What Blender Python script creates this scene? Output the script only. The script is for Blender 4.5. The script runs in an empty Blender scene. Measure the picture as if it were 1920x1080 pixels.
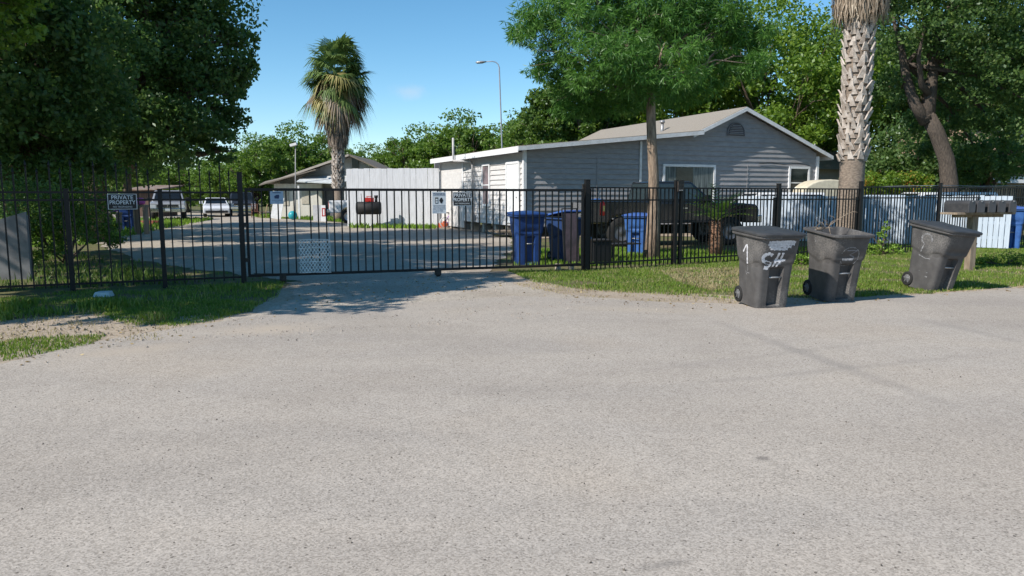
import bpy, bmesh, math, random
import numpy as np
from mathutils import Vector, Matrix, noise
R = math.radians
random.seed(7)
RNG = np.random.default_rng(11)
SC = bpy.context.scene
COL = SC.collection

# ------------------------------------------------------------------ camera, sky, sun, exposure
F, H = 1387.0, 1.65
PITCH = math.atan(175 / F)
cam = bpy.data.cameras.new('camera'); camo = bpy.data.objects.new('camera', cam); COL.objects.link(camo)
cam.sensor_width = 36; cam.lens = 36 * F / 1920; cam.clip_end = 2000; cam.clip_start = .05
camo.location = (0, 0, H); camo.rotation_euler = (math.pi / 2 - PITCH, 0, 0)
SC.camera = camo
SUN = Vector((-math.cos(R(34)), -math.sin(R(34)), 0)); EL = R(39)
w = bpy.data.worlds.new('World'); SC.world = w; w.use_nodes = True
nt = w.node_tree; bg = nt.nodes['Background']
sky = nt.nodes.new('ShaderNodeTexSky'); sky.sky_type = 'NISHITA'; sky.sun_disc = False
sky.sun_elevation = EL; sky.sun_rotation = math.atan2(SUN.x, SUN.y)
sky.air_density = .85; sky.dust_density = .0; sky.ozone_density = 2.6
bg.inputs[1].default_value = .125
# one faint puff of cloud low in the sky
tc = nt.nodes.new('ShaderNodeTexCoord'); vm = nt.nodes.new('ShaderNodeVectorMath'); vm.operation = 'SUBTRACT'
cd = Vector(((768 - 960) / F, math.cos(PITCH) + (540 - 172) / F * math.sin(PITCH), -math.sin(PITCH) + (540 - 172) / F * math.cos(PITCH))).normalized()
vm.inputs[1].default_value = cd
sc_ = nt.nodes.new('ShaderNodeVectorMath'); sc_.operation = 'MULTIPLY'; sc_.inputs[1].default_value = (50, 50, 110)
ln = nt.nodes.new('ShaderNodeVectorMath'); ln.operation = 'LENGTH'
nz = nt.nodes.new('ShaderNodeTexNoise'); nz.inputs['Scale'].default_value = 60; nz.inputs['Detail'].default_value = 3
ad = nt.nodes.new('ShaderNodeMath'); ad.operation = 'MULTIPLY_ADD'; ad.inputs[1].default_value = 1.4
mr = nt.nodes.new('ShaderNodeMapRange'); mr.interpolation_type = 'SMOOTHSTEP'
mr.inputs[1].default_value = .6; mr.inputs[2].default_value = 2.2; mr.inputs[3].default_value = .34; mr.inputs[4].default_value = 0
mx = nt.nodes.new('ShaderNodeMixRGB'); mx.inputs[2].default_value = (4.2, 4.6, 5.2, 1)
L_ = nt.links.new
L_(tc.outputs['Generated'], vm.inputs[0]); L_(vm.outputs[0], sc_.inputs[0]); L_(sc_.outputs[0], ln.inputs[0])
L_(tc.outputs['Generated'], nz.inputs['Vector']); L_(nz.outputs[0], ad.inputs[0]); L_(ln.outputs['Value'], ad.inputs[2])
L_(ad.outputs[0], mr.inputs[0]); L_(mr.outputs[0], mx.inputs[0]); hs_ = nt.nodes.new('ShaderNodeHueSaturation'); hs_.inputs['Saturation'].default_value = 1.2; hs_.inputs['Hue'].default_value = .488; hs_.inputs['Value'].default_value = .95; L_(sky.outputs[0], hs_.inputs['Color']); L_(hs_.outputs[0], mx.inputs[1]); L_(mx.outputs[0], bg.inputs[0])
sl = bpy.data.lights.new('sun', 'SUN'); sl.energy = 4.6; sl.angle = R(.53); sl.color = (1, .93, .84)
so = bpy.data.objects.new('sun', sl); COL.objects.link(so)
sd = Vector((SUN.x * math.cos(EL), SUN.y * math.cos(EL), math.sin(EL)))
so.rotation_euler = sd.to_track_quat('Z', 'Y').to_euler()
so.location = sd * 60
SC.view_settings.view_transform = 'Standard'; SC.view_settings.look = 'None'; SC.view_settings.gamma = 1
SC.view_settings.exposure = .45
try:
    SC.cycles.max_bounces = 6; SC.cycles.transparent_max_bounces = 8
except Exception: pass

# ------------------------------------------------------------------ measuring helpers (photo pixel -> world place)
def ray(px, py):
    x = (px - 960) / F; y = (540 - py) / F
    return Vector((x, math.cos(PITCH) + y * math.sin(PITCH), -math.sin(PITCH) + y * math.cos(PITCH)))
def at(px, py, Y):
    d = ray(px, py); s = Y / d.y
    return Vector((d.x * s, Y, H + d.z * s))
def gnd(px, py):
    d = ray(px, py); s = -H / d.z
    return Vector((d.x * s, d.y * s, 0))

# ------------------------------------------------------------------ materials
MATS = {}
def newmat(name):
    m = bpy.data.materials.new(name); m.use_nodes = True
    return m, m.node_tree, m.node_tree.nodes['Principled BSDF']
def N(nt, t, **kw):
    n = nt.nodes.new('ShaderNode' + t)
    for k, v in kw.items():
        if isinstance(k, str) and hasattr(n, k): setattr(n, k, v)
        else: n.inputs[k.replace('_', ' ')].default_value = v
    return n
def ramp(nt, src, stops):
    r = nt.nodes.new('ShaderNodeValToRGB'); e = r.color_ramp.elements
    e[0].position, e[0].color = stops[0][0], (*stops[0][1], 1)
    e[1].position, e[1].color = stops[-1][0], (*stops[-1][1], 1)
    for p, c in stops[1:-1]:
        x = e.new(p); x.color = (*c, 1)
    nt.links.new(src, r.inputs[0]); return r
def M(name, col, rough=.75, metal=0, col2=None, scale=6, bump=0, spec=.4, stretch=(1, 1, 1), lo=.38, hi=.62, bscale=None, coat=0):
    if name in MATS: return MATS[name]
    m, nt, b = newmat(name)
    col2 = col2 or tuple(c * .82 for c in col)
    tc = N(nt, 'TexCoord'); mp = N(nt, 'Mapping'); mp.inputs['Scale'].default_value = stretch
    nt.links.new(tc.outputs['Object'], mp.inputs[0])
    nz = N(nt, 'TexNoise', Scale=scale, Detail=6., Roughness=.62)
    nt.links.new(mp.outputs[0], nz.inputs['Vector'])
    r = ramp(nt, nz.outputs[0], [(lo, col2), (hi, col)])
    nt.links.new(r.outputs[0], b.inputs['Base Color'])
    b.inputs['Roughness'].default_value = rough; b.inputs['Metallic'].default_value = metal
    b.inputs['Specular IOR Level'].default_value = spec; b.inputs['Coat Weight'].default_value = coat
    if bump:
        n2 = N(nt, 'TexNoise', Scale=bscale or scale * 4, Detail=5.)
        nt.links.new(mp.outputs[0], n2.inputs['Vector'])
        bp = N(nt, 'Bump', Distance=bump); nt.links.new(n2.outputs[0], bp.inputs['Height'])
        nt.links.new(bp.outputs[0], b.inputs['Normal'])
    MATS[name] = m; return m
def leafmat(name, a, b_, trans=.35, c=None, scale=.6):
    if name in MATS: return MATS[name]
    m = bpy.data.materials.new(name); m.use_nodes = True; nt = m.node_tree; nt.nodes.clear()
    out = N(nt, 'OutputMaterial'); geo = N(nt, 'NewGeometry'); tc = N(nt, 'TexCoord')
    nz = N(nt, 'TexNoise', Scale=scale, Detail=2.)
    nt.links.new(tc.outputs['Object'], nz.inputs['Vector'])
    ad = N(nt, 'Math', operation='MULTIPLY_ADD'); ad.inputs[1].default_value = .55
    ad2 = N(nt, 'Math', operation='MULTIPLY'); ad2.inputs[1].default_value = .5
    nt.links.new(nz.outputs[0], ad2.inputs[0])
    nt.links.new(geo.outputs['Random Per Island'], ad.inputs[0]); nt.links.new(ad2.outputs[0], ad.inputs[2])
    st = [(.12, a), (.8, b_)] if c is None else [(.12, a), (.68, b_), (.86, c)]
    r = ramp(nt, ad.outputs[0], st)
    df = N(nt, 'BsdfDiffuse'); tr = N(nt, 'BsdfTranslucent'); gl = N(nt, 'BsdfGlossy', Roughness=.42)
    gl.inputs[0].default_value = (.8, .9, .85, 1)
    mx = N(nt, 'MixShader'); mx.inputs[0].default_value = trans
    m2 = N(nt, 'MixShader'); m2.inputs[0].default_value = .025
    nt.links.new(r.outputs[0], df.inputs[0])
    hs = N(nt, 'HueSaturation'); hs.inputs['Value'].default_value = 1.35; hs.inputs['Saturation'].default_value = 1.1
    nt.links.new(r.outputs[0], hs.inputs['Color']); nt.links.new(hs.outputs[0], tr.inputs[0])
    nt.links.new(df.outputs[0], mx.inputs[1]); nt.links.new(tr.outputs[0], mx.inputs[2])
    nt.links.new(mx.outputs[0], m2.inputs[1]); nt.links.new(gl.outputs[0], m2.inputs[2])
    nt.links.new(m2.outputs[0], out.inputs[0])
    MATS[name] = m; return m

def gravelmat(name, dark, light, tone, speck, stain, bump=.004, fine=70., tracks=False, chip=22.):
    m, nt, b = newmat(name)
    tc = N(nt, 'TexCoord'); O = tc.outputs['Object']
    big = N(nt, 'TexNoise', Scale=.35, Detail=4.); nt.links.new(O, big.inputs['Vector'])
    mid = N(nt, 'TexNoise', Scale=3.2, Detail=8., Roughness=.7); nt.links.new(O, mid.inputs['Vector'])
    v = N(nt, 'TexVoronoi', Scale=fine); nt.links.new(O, v.inputs['Vector'])
    sep = N(nt, 'SeparateColor'); nt.links.new(v.outputs['Color'], sep.inputs[0])
    r1 = ramp(nt, sep.outputs[0], [(0, dark), (.35, tone), (1, light)])
    r2 = ramp(nt, mid.outputs[0], [(.3, tuple(c * .86 for c in tone)), (.7, tuple(min(1, c * 1.14) for c in tone))])
    a = N(nt, 'MixRGB'); a.inputs[0].default_value = .42 if tracks else .52
    nt.links.new(r1.outputs[0], a.inputs[1]); nt.links.new(r2.outputs[0], a.inputs[2])
    # wide worn tracks and patches
    r3 = ramp(nt, big.outputs[0], [(.36, stain), (.52, (1, 1, 1)), (.68, (1.0, .97, .93))])
    bm = N(nt, 'MixRGB', blend_type='MULTIPLY'); bm.inputs[0].default_value = .8
    nt.links.new(a.outputs[0], bm.inputs[1]); nt.links.new(r3.outputs[0], bm.inputs[2])
    if tracks:      # faint tyre tracks along the road and a few old drips
        mp = N(nt, 'Mapping'); mp.inputs['Rotation'].default_value = (0, 0, -R(17)); mp.inputs['Scale'].default_value = (.16, .8, 1)
        tn = N(nt, 'TexNoise', Scale=1.0, Detail=3., Distortion=.6); nt.links.new(O, mp.inputs[0]); nt.links.new(mp.outputs[0], tn.inputs['Vector'])
        rt = ramp(nt, tn.outputs[0], [(.33, (.80, .81, .83)), (.47, (.97, .97, .97)), (.62, (1.06, 1.05, 1.03))])
        b2 = N(nt, 'MixRGB', blend_type='MULTIPLY'); b2.inputs[0].default_value = .42
        nt.links.new(bm.outputs[0], b2.inputs[1]); nt.links.new(rt.outputs[0], b2.inputs[2])
        v3 = N(nt, 'TexVoronoi', Scale=.42); v3w = N(nt, 'MixRGB'); v3w.inputs[0].default_value = .12
        nt.links.new(O, v3w.inputs[1]); nt.links.new(mid.outputs['Color'], v3w.inputs[2]); nt.links.new(v3w.outputs[0], v3.inputs['Vector'])
        rs = ramp(nt, v3.outputs['Distance'], [(.012, (.62, .60, .59)), (.045, (1, 1, 1))])
        bm = N(nt, 'MixRGB', blend_type='MULTIPLY'); bm.inputs[0].default_value = .8
        nt.links.new(b2.outputs[0], bm.inputs[1]); nt.links.new(rs.outputs[0], bm.inputs[2])
    if tracks:      # long wheel marks turning out of the road, drifted dust by the drive, two old drips
        def spot(src, a_, b_, wid, col, k):
            a_, b_ = Vector(a_), Vector(b_); d_ = b_ - a_; c_ = (a_ + b_) / 2
            sb = N(nt, 'VectorMath', operation='SUBTRACT'); sb.inputs[1].default_value = (c_.x, c_.y, 0); nt.links.new(O, sb.inputs[0])
            ro = N(nt, 'VectorRotate', rotation_type='Z_AXIS'); ro.inputs['Angle'].default_value = -math.atan2(d_.y, d_.x); nt.links.new(sb.outputs[0], ro.inputs['Vector'])
            ml = N(nt, 'VectorMath', operation='MULTIPLY'); ml.inputs[1].default_value = (2 / d_.length, 1 / wid, 0); nt.links.new(ro.outputs[0], ml.inputs[0])
            le = N(nt, 'VectorMath', operation='LENGTH'); nt.links.new(ml.outputs[0], le.inputs[0])
            an = N(nt, 'Math', operation='MULTIPLY_ADD'); an.inputs[1].default_value = 1.1; nt.links.new(mid.outputs[0], an.inputs[0]); nt.links.new(le.outputs['Value'], an.inputs[2])
            mm = N(nt, 'MapRange', interpolation_type='SMOOTHSTEP'); mm.inputs[1].default_value = .55; mm.inputs[2].default_value = 1.65; mm.inputs[3].default_value = k; mm.inputs[4].default_value = 0
            nt.links.new(an.outputs[0], mm.inputs[0])
            o_ = N(nt, 'MixRGB'); o_.inputs[2].default_value = (*col, 1); nt.links.new(mm.outputs[0], o_.inputs[0]); nt.links.new(src.outputs[0], o_.inputs[1]); return o_
        g_ = lambda x, y: gnd(x, y).xy
        bm = spot(bm, g_(1290, 585), g_(1980, 835), .16, (.24, .22, .20), .42)
        bm = spot(bm, g_(1680, 590), g_(1990, 660), .16, (.24, .22, .20), .36)
        bm = spot(bm, g_(980, 755), g_(1960, 655), .10, (.26, .24, .215), .30)
        bm = spot(bm, g_(1050, 715), g_(1800, 625), .10, (.26, .24, .215), .24)
        bm = spot(bm, g_(1410, 863), g_(1450, 863), .06, (.10, .09, .085), .6)
        bm = spot(bm, g_(1180, 1075), g_(1320, 1050), .05, (.14, .13, .12), .5)
        bm = spot(bm, g_(360, 625), g_(640, 612), .5, (.47, .395, .315), .75)
        bm = spot(bm, g_(60, 680), g_(420, 640), .35, (.45, .38, .305), .6)
        bm = spot(bm, g_(1000, 575), g_(1400, 590), .35, (.45, .385, .31), .5)
    # scattered dark chips
    wn = N(nt, 'TexNoise', Scale=35., Detail=2.); nt.links.new(O, wn.inputs['Vector'])
    wv = N(nt, 'MixRGB'); wv.inputs[0].default_value = .02
    nt.links.new(O, wv.inputs[1]); nt.links.new(wn.outputs['Color'], wv.inputs[2])
    v2 = N(nt, 'TexVoronoi', Scale=chip); nt.links.new(wv.outputs[0], v2.inputs['Vector'])
    s2 = N(nt, 'SeparateColor'); nt.links.new(v2.outputs['Color'], s2.inputs[0])
    th = N(nt, 'MapRange'); th.inputs[1].default_value = .74 if tracks else .62; th.inputs[2].default_value = 1.; th.inputs[3].default_value = 0; th.inputs[4].default_value = .34
    nt.links.new(s2.outputs[1], th.inputs[0])
    lt = N(nt, 'Math', operation='LESS_THAN'); nt.links.new(v2.outputs['Distance'], lt.inputs[0]); nt.links.new(th.outputs[0], lt.inputs[1])
    ml = N(nt, 'Math', operation='MULTIPLY'); ml.inputs[1].default_value = .75; nt.links.new(lt.outputs[0], ml.inputs[0])
    c = N(nt, 'MixRGB'); c.inputs[2].default_value = (*speck, 1)
    nt.links.new(ml.outputs[0], c.inputs[0]); nt.links.new(bm.outputs[0], c.inputs[1])
    nt.links.new(c.outputs[0], b.inputs['Base Color'])
    b.inputs['Roughness'].default_value = .93; b.inputs['Specular IOR Level'].default_value = .25
    sm = N(nt, 'Math', operation='ADD'); nt.links.new(sep.outputs[0], sm.inputs[0]); nt.links.new(mid.outputs[0], sm.inputs[1])
    bp = N(nt, 'Bump', Distance=bump, Strength=.8); nt.links.new(sm.outputs[0], bp.inputs['Height'])
    nt.links.new(bp.outputs[0], b.inputs['Normal'])
    return m

MR = gravelmat('road_chipseal', (.21, .183, .155), (.60, .535, .468), (.385, .342, .296), (.09, .078, .065), (.90, .89, .88), .005, 115., tracks=True, chip=44.)
MD = gravelmat('drive_gravel', (.23, .20, .165), (.58, .52, .44), (.39, .345, .29), (.14, .11, .09), (.82, .78, .74), .008, 45.)
MV = gravelmat('verge_dirt', (.22, .175, .13), (.50, .43, .35), (.37, .305, .235), (.12, .09, .06), (.80, .76, .70), .012, 38.)
MG = M('turf_soil', (.10, .13, .045), .95, col2=(.17, .135, .085), scale=1.1, bump=.03, bscale=20, spec=.1)
MGf = M('far_turf', (.10, .14, .04), .95, col2=(.15, .14, .07), scale=.5, spec=.1)
BLK = M('black_paint', (.007, .007, .008), .5, col2=(.012, .011, .011), scale=9, spec=.3)
BLKW = M('black_worn', (.014, .013, .013), .6, col2=(.045, .035, .028), scale=14)
CART = M('cart_plastic', (.088, .084, .083), .62, col2=(.062, .059, .059), scale=5, bump=.0015, bscale=60, spec=.35)
def dusty(m, col, lo, hi, sc):
    nt = m.node_tree; b = nt.nodes['Principled BSDF']; lk = b.inputs['Base Color'].links[0].from_socket
    tc = N(nt, 'TexCoord'); a = N(nt, 'TexNoise', Scale=sc, Detail=8., Roughness=.75); c = N(nt, 'TexNoise', Scale=2.2, Detail=2.)
    nt.links.new(tc.outputs['Object'], a.inputs['Vector']); nt.links.new(tc.outputs['Object'], c.inputs['Vector'])
    ml = N(nt, 'Math', operation='MULTIPLY'); nt.links.new(a.outputs[0], ml.inputs[0]); nt.links.new(c.outputs[0], ml.inputs[1])
    mr_ = N(nt, 'MapRange'); mr_.inputs[1].default_value = lo; mr_.inputs[2].default_value = hi; nt.links.new(ml.outputs[0], mr_.inputs[0])
    mx_ = N(nt, 'MixRGB'); mx_.inputs[2].default_value = (*col, 1); nt.links.new(mr_.outputs[0], mx_.inputs[0]); nt.links.new(lk, mx_.inputs[1]); nt.links.new(mx_.outputs[0], b.inputs['Base Color'])
dusty(CART, (.19, .18, .17), .27, .42, 45.)
LIDM = M('cart_lid_plastic', (.036, .038, .042), .5, col2=(.055, .055, .056), scale=6, spec=.45)
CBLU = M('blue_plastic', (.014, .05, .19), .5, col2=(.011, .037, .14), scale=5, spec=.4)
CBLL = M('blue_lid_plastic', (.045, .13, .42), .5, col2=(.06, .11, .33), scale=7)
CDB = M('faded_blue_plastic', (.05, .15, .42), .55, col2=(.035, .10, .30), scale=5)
WPAINT = M('white_spray', (.62, .63, .66), .7, col2=(.42, .42, .45), scale=30)
WCHALK = M('white_scuff', (.28, .28, .29), .8, col2=(.10, .10, .10), scale=60, lo=.45, hi=.55)
TYRE = M('tyre_rubber', (.018, .018, .018), .85)
STEEL = M('galvanised', (.42, .43, .44), .45, .6, col2=(.30, .30, .31), scale=12)
ALU = M('alloy', (.5, .5, .52), .35, .8)
CHROME = M('chrome', (.7, .7, .72), .18, 1.)
WHT = M('white_trim', (.74, .75, .77), .6, col2=(.62, .63, .64), scale=4)
WHTD = M('white_boards', (.62, .64, .68), .75, col2=(.53, .545, .575), scale=3, stretch=(6, 6, .6))
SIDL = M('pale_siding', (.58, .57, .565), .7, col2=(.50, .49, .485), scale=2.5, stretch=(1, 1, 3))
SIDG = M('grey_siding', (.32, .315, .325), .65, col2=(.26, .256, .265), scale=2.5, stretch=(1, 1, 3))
SHIN = M('shingles', (.32, .285, .24), .95, col2=(.225, .20, .17), scale=14, bump=.01, stretch=(1, 3, 3))
SHD = M('dark_shingles', (.22, .19, .16), .95, col2=(.14, .12, .10), scale=14, stretch=(1, 3, 3))
GLS = M('window_glass', (.02, .028, .03), .12, col2=(.012, .016, .02), spec=.35)
CURT = M('curtain', (.20, .235, .23), .9, col2=(.05, .065, .065), scale=3, stretch=(5, 5, .3))
WOOD = M('weathered_wood', (.30, .235, .175), .85, col2=(.19, .145, .105), scale=5, stretch=(3, 3, .5), bump=.003)
GWOOD = M('grey_plywood', (.24, .235, .24), .85, col2=(.17, .165, .17), scale=2.5, bump=.002)
BARK = M('bark', (.17, .125, .09), .95, col2=(.07, .052, .04), scale=7, stretch=(4, 4, .7), bump=.04, bscale=14)
BARKP = M('pale_bark', (.33, .25, .185), .95, col2=(.15, .11, .08), scale=6, stretch=(4, 4, .5), bump=.03, bscale=12)
PALMB = M('palm_bark', (.31, .25, .20), .95, col2=(.17, .135, .108), scale=5, stretch=(2.5, 2.5, 6), bump=.02)
BOOT = M('palm_boots', (.54, .485, .44), .9, col2=(.30, .25, .21), scale=5, bump=.01, bscale=30)
THATCH = leafmat('dead_thatch', (.17, .125, .085), (.42, .34, .26), .15)
THATG = leafmat('grey_thatch', (.12, .092, .072), (.31, .25, .20), .12)
CAR_B = M('black_car_paint', (.010, .011, .013), .16, col2=(.012, .013, .015), spec=.6, coat=.6)
CAR_W = M('white_car_paint', (.72, .73, .75), .25, col2=(.66, .67, .69), coat=.6)
CAR_S = M('silver_car_paint', (.42, .42, .43), .28, .35, col2=(.36, .36, .37), coat=.5)
CAR_D = M('dark_car_paint', (.05, .055, .07), .2, .2, coat=.6)
CAR_L = M('pale_blue_paint', (.42, .50, .58), .3, coat=.5)
CGL = M('car_glass', (.012, .016, .02), .08, spec=.35)
CGLT = M('car_glass_teal', (.035, .085, .095), .06, spec=.9)
LAMP = M('headlamp', (.62, .64, .66), .15, spec=.8)
REDL = M('red_lamp', (.38, .02, .02), .25)
REDP = M('red_paint', (.45, .025, .02), .4)
PLAS = M('dark_trim', (.02, .02, .021), .7)
SGNB = M('sign_black', (.012, .012, .014), .5)
SGNW = M('sign_white', (.60, .63, .66), .5, col2=(.52, .55, .58))
SGNBL = M('sign_pale_blue', (.34, .44, .56), .5, col2=(.30, .39, .50))
NAVY = M('sign_navy', (.03, .05, .12), .6)

# ------------------------------------------------------------------ mesh helpers
class MB:
    def __init__(s): s.v = []; s.f = []; s.sm = []
    def add(s, vs, fs, smooth=False):
        o = len(s.v); s.v += [tuple(v) for v in vs]; s.f += [tuple(i + o for i in f) for f in fs]; s.sm += [smooth] * len(fs); return s
    def box(s, c, d, rz=0, rot=None):
        m = rot or Matrix.Rotation(rz, 3, 'Z'); c = Vector(c); x, y, z = d[0] / 2, d[1] / 2, d[2] / 2
        vs = [c + m @ Vector(p) for p in [(-x, -y, -z), (x, -y, -z), (x, y, -z), (-x, y, -z), (-x, -y, z), (x, -y, z), (x, y, z), (-x, y, z)]]
        return s.add(vs, [(3, 2, 1, 0), (4, 5, 6, 7), (0, 1, 5, 4), (1, 2, 6, 5), (2, 3, 7, 6), (3, 0, 4, 7)])
    def hexa(s, b, t):          # bottom quad, top quad
        return s.add(list(b) + list(t), [(3, 2, 1, 0), (4, 5, 6, 7), (0, 1, 5, 4), (1, 2, 6, 5), (2, 3, 7, 6), (3, 0, 4, 7)])
    def tube(s, pts, rad, n=8, cap=True, flat=1.0):
        pts = [Vector(p) for p in pts]
        if not hasattr(rad, '__len__'): rad = [rad] * len(pts)
        vs = []; up = None
        for i, p in enumerate(pts):
            t = (pts[min(i + 1, len(pts) - 1)] - pts[max(i - 1, 0)]).normalized()
            if up is None:
                up = Vector((0, 0, 1)) if abs(t.z) < .9 else Vector((1, 0, 0))
            a = t.cross(up).normalized(); up = a.cross(t).normalized()
            for k in range(n):
                an = 2 * math.pi * k / n
                vs.append(p + (a * math.cos(an) + up * math.sin(an) * flat) * rad[i])
        fs = []
        for i in range(len(pts) - 1):
            for k in range(n):
                a_, b_ = i * n + k, i * n + (k + 1) % n
                fs.append((a_, a_ + n, b_ + n, b_))
        s.add(vs, fs, True)
        if cap:
            o = len(s.v) - len(vs)
            s.f += [tuple(o + k for k in range(n)), tuple(o + len(vs) - 1 - k for k in range(n))]; s.sm += [False] * 2
        return s
    def lathe(s, prof, c=(0, 0, 0), axis='Z', n=24):
        vs = []; c = Vector(c)
        for r, h in prof:
            for k in range(n):
                a = 2 * math.pi * k / n; x, y = r * math.cos(a), r * math.sin(a)
                vs.append(c + (Vector((x, y, h)) if axis == 'Z' else Vector((x, h, y)) if axis == 'Y' else Vector((h, x, y))))
        fs = []
        for i in range(len(prof) - 1):
            for k in range(n):
                a_, b_ = i * n + k, i * n + (k + 1) % n
                fs.append((a_, b_, b_ + n, a_ + n))
        return s.add(vs, fs, True)
    def prism(s, poly, h0, h1, axis='Y', sc=None):      # poly in (x,z) extruded along y, or (x,y) along z, or (y,z) along x
        def pt(p, h): return (p[0], h, p[1]) if axis == 'Y' else (p[0], p[1], h) if axis == 'Z' else (h, p[0], p[1])
        n = len(poly); vs = [pt(p, h0) for p in poly] + [pt(p, h1) for p in (sc or poly)]
        fs = [tuple(range(n)), tuple(range(2 * n - 1, n - 1, -1))] + [(i, i + n, (i + 1) % n + n, (i + 1) % n) for i in range(n)]
        return s.add(vs, fs)
    def mesh(s, name, mat):
        me = bpy.data.meshes.new(name); me.from_pydata(s.v, [], s.f)
        for p, k in zip(me.polygons, s.sm): p.use_smooth = k
        if mat: me.materials.append(mat)
        bm = bmesh.new(); bm.from_mesh(me); bmesh.ops.recalc_face_normals(bm, faces=bm.faces); bm.to_mesh(me); bm.free()
        return me
    def build(s, name, mat, parent=None, bev=0):
        o = bpy.data.objects.new(name, s.mesh(name, mat)); COL.objects.link(o)
        if parent: o.parent = parent
        if bev:
            m = o.modifiers.new('bevel', 'BEVEL'); m.width = bev; m.segments = 2; m.limit_method = 'ANGLE'; m.angle_limit = R(40)
        return o
def tag(o, label=None, cat=None, group=None, kind=None):
    if label: o['label'] = label
    if cat: o['category'] = cat
    if group: o['group'] = group
    if kind: o['kind'] = kind
    return o
def thing(name, label, cat, loc=(0, 0, 0), rz=0, group=None):
    o = bpy.data.objects.new(name, None); COL.objects.link(o); o.empty_display_size = .3
    o.location = loc; o.rotation_euler = (0, 0, rz)
    return tag(o, label, cat, group)
def part(src, name, parent, loc=(0, 0, 0), rot=(0, 0, 0), scale=(1, 1, 1)):      # a further part sharing a mesh
    o = bpy.data.objects.new(name, src.data); COL.objects.link(o); o.parent = parent
    o.location = loc; o.rotation_euler = rot; o.scale = scale
    for m in src.modifiers:
        if m.type == 'BEVEL':
            k = o.modifiers.new('bevel', 'BEVEL'); k.width = m.width; k.segments = 2; k.limit_method = 'ANGLE'; k.angle_limit = m.angle_limit
    return o
def dup(root, loc, rz, label, sc=1, group=None):
    def cp(o, par):
        c = o.copy(); COL.objects.link(c); c.parent = par
        for ch in [x for x in o.children]: cp(ch, c)
        return c
    r = cp(root, None); r.location = loc; r.rotation_euler = (0, 0, rz)
    r.scale = (sc, sc, sc) if not hasattr(sc, '__len__') else sc
    r['label'] = label
    if group: r['group'] = group
    return r
def npobj(name, V, mat, parent=None):           # V: (n,k,3) separate faces
    n, k, _ = V.shape; me = bpy.data.meshes.new(name)
    me.vertices.add(n * k); me.vertices.foreach_set('co', V.astype(np.float32).ravel())
    me.loops.add(n * k); me.loops.foreach_set('vertex_index', np.arange(n * k, dtype=np.int32))
    me.polygons.add(n); me.polygons.foreach_set('loop_start', np.arange(0, n * k, k, dtype=np.int32))
    me.update(calc_edges=True); me.materials.append(mat)
    o = bpy.data.objects.new(name, me); COL.objects.link(o)
    if parent: o.parent = parent
    return o
def unit(a): return a / np.maximum(np.linalg.norm(a, axis=-1, keepdims=True), 1e-6)
def leaves(C, ln_, wd, dirs):
    n = len(C); q = unit(RNG.normal(size=(n, 3))); p = unit(np.cross(dirs, q))
    l = (ln_ * RNG.uniform(.65, 1.3, n))[:, None]; w_ = (wd * RNG.uniform(.7, 1.3, n))[:, None]
    return np.stack([C - dirs * l * .5, C + p * w_ * .5, C + dirs * l * .5, C - p * w_ * .5], 1)
def clumps(lobes, n, csize=.24, K=46, inner=.45):
    W = np.array([(l[3] * l[4] * l[5]) ** (2 / 3) for l in lobes]); W = W / W.sum(); out = []; cen = []
    for l, wt in zip(lobes, W):
        m = int(n * wt); k = max(8, int(K * min(2.2, max(.5, wt * len(lobes)))))
        d = unit(RNG.normal(size=(k, 3))); rr = RNG.uniform(inner, 1.0, k)[:, None] ** .6
        r = np.array(l[3:6]); cc = np.array(l[:3]) + d * rr * r
        cr = r.mean() * csize * RNG.uniform(.5, 1.35, k)
        wk = cr ** 2; idx = RNG.choice(k, m, p=wk / wk.sum())
        g = unit(RNG.normal(size=(m, 3))) * (RNG.uniform(0, 1, m) ** .45)[:, None]
        out.append(cc[idx] + g * cr[idx][:, None] * np.array([1.15, 1.15, .8])); cen.append(cc[idx])
    return np.concatenate(out), np.concatenate(cen)
def limbs(mb, base, lobes, r0, fork, rng, nseg=6, wig=.25):
    base = Vector(base); fork = Vector(fork)
    pts = [base.lerp(fork, t) + Vector((math.sin(t * 5) * wig * .3, math.cos(t * 4) * wig * .3 - wig * .3, 0)) * t * (1 - t) * 3 for t in [i / nseg for i in range(nseg + 1)]]
    rad = [r0 * (1.45 if i == 0 else 1.12 if i == 1 else 1 - .3 * i / nseg) for i in range(nseg + 1)]
    mb.tube(pts, rad, 12)
    for l in lobes:
        c = Vector(l[:3]); d = c - fork
        if d.length > 60: continue
        side = Vector((rng.uniform(-1, 1), rng.uniform(-1, 1), rng.uniform(-.2, 1))) * d.length * .12
        q = [fork - Vector((0, 0, .15)), fork + d * .35 + side, fork + d * .7 + side * 1.3, c + Vector((0, 0, l[5] * .35))]
        rr = r0 * rng.uniform(.42, .6)
        mb.tube(q, [rr, rr * .75, rr * .5, rr * .18], 8)
        for _ in range(4):
            e = c + Vector((rng.uniform(-1, 1) * l[3], rng.uniform(-1, 1) * l[4], rng.uniform(-.4, 1) * l[5])) * .85
            s_ = q[rng.choice([1, 2])]
            mb.tube([s_, s_.lerp(e, .5) + Vector((0, 0, .12 * (e - s_).length)), e], [rr * .4, rr * .25, rr * .06], 6)
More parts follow.
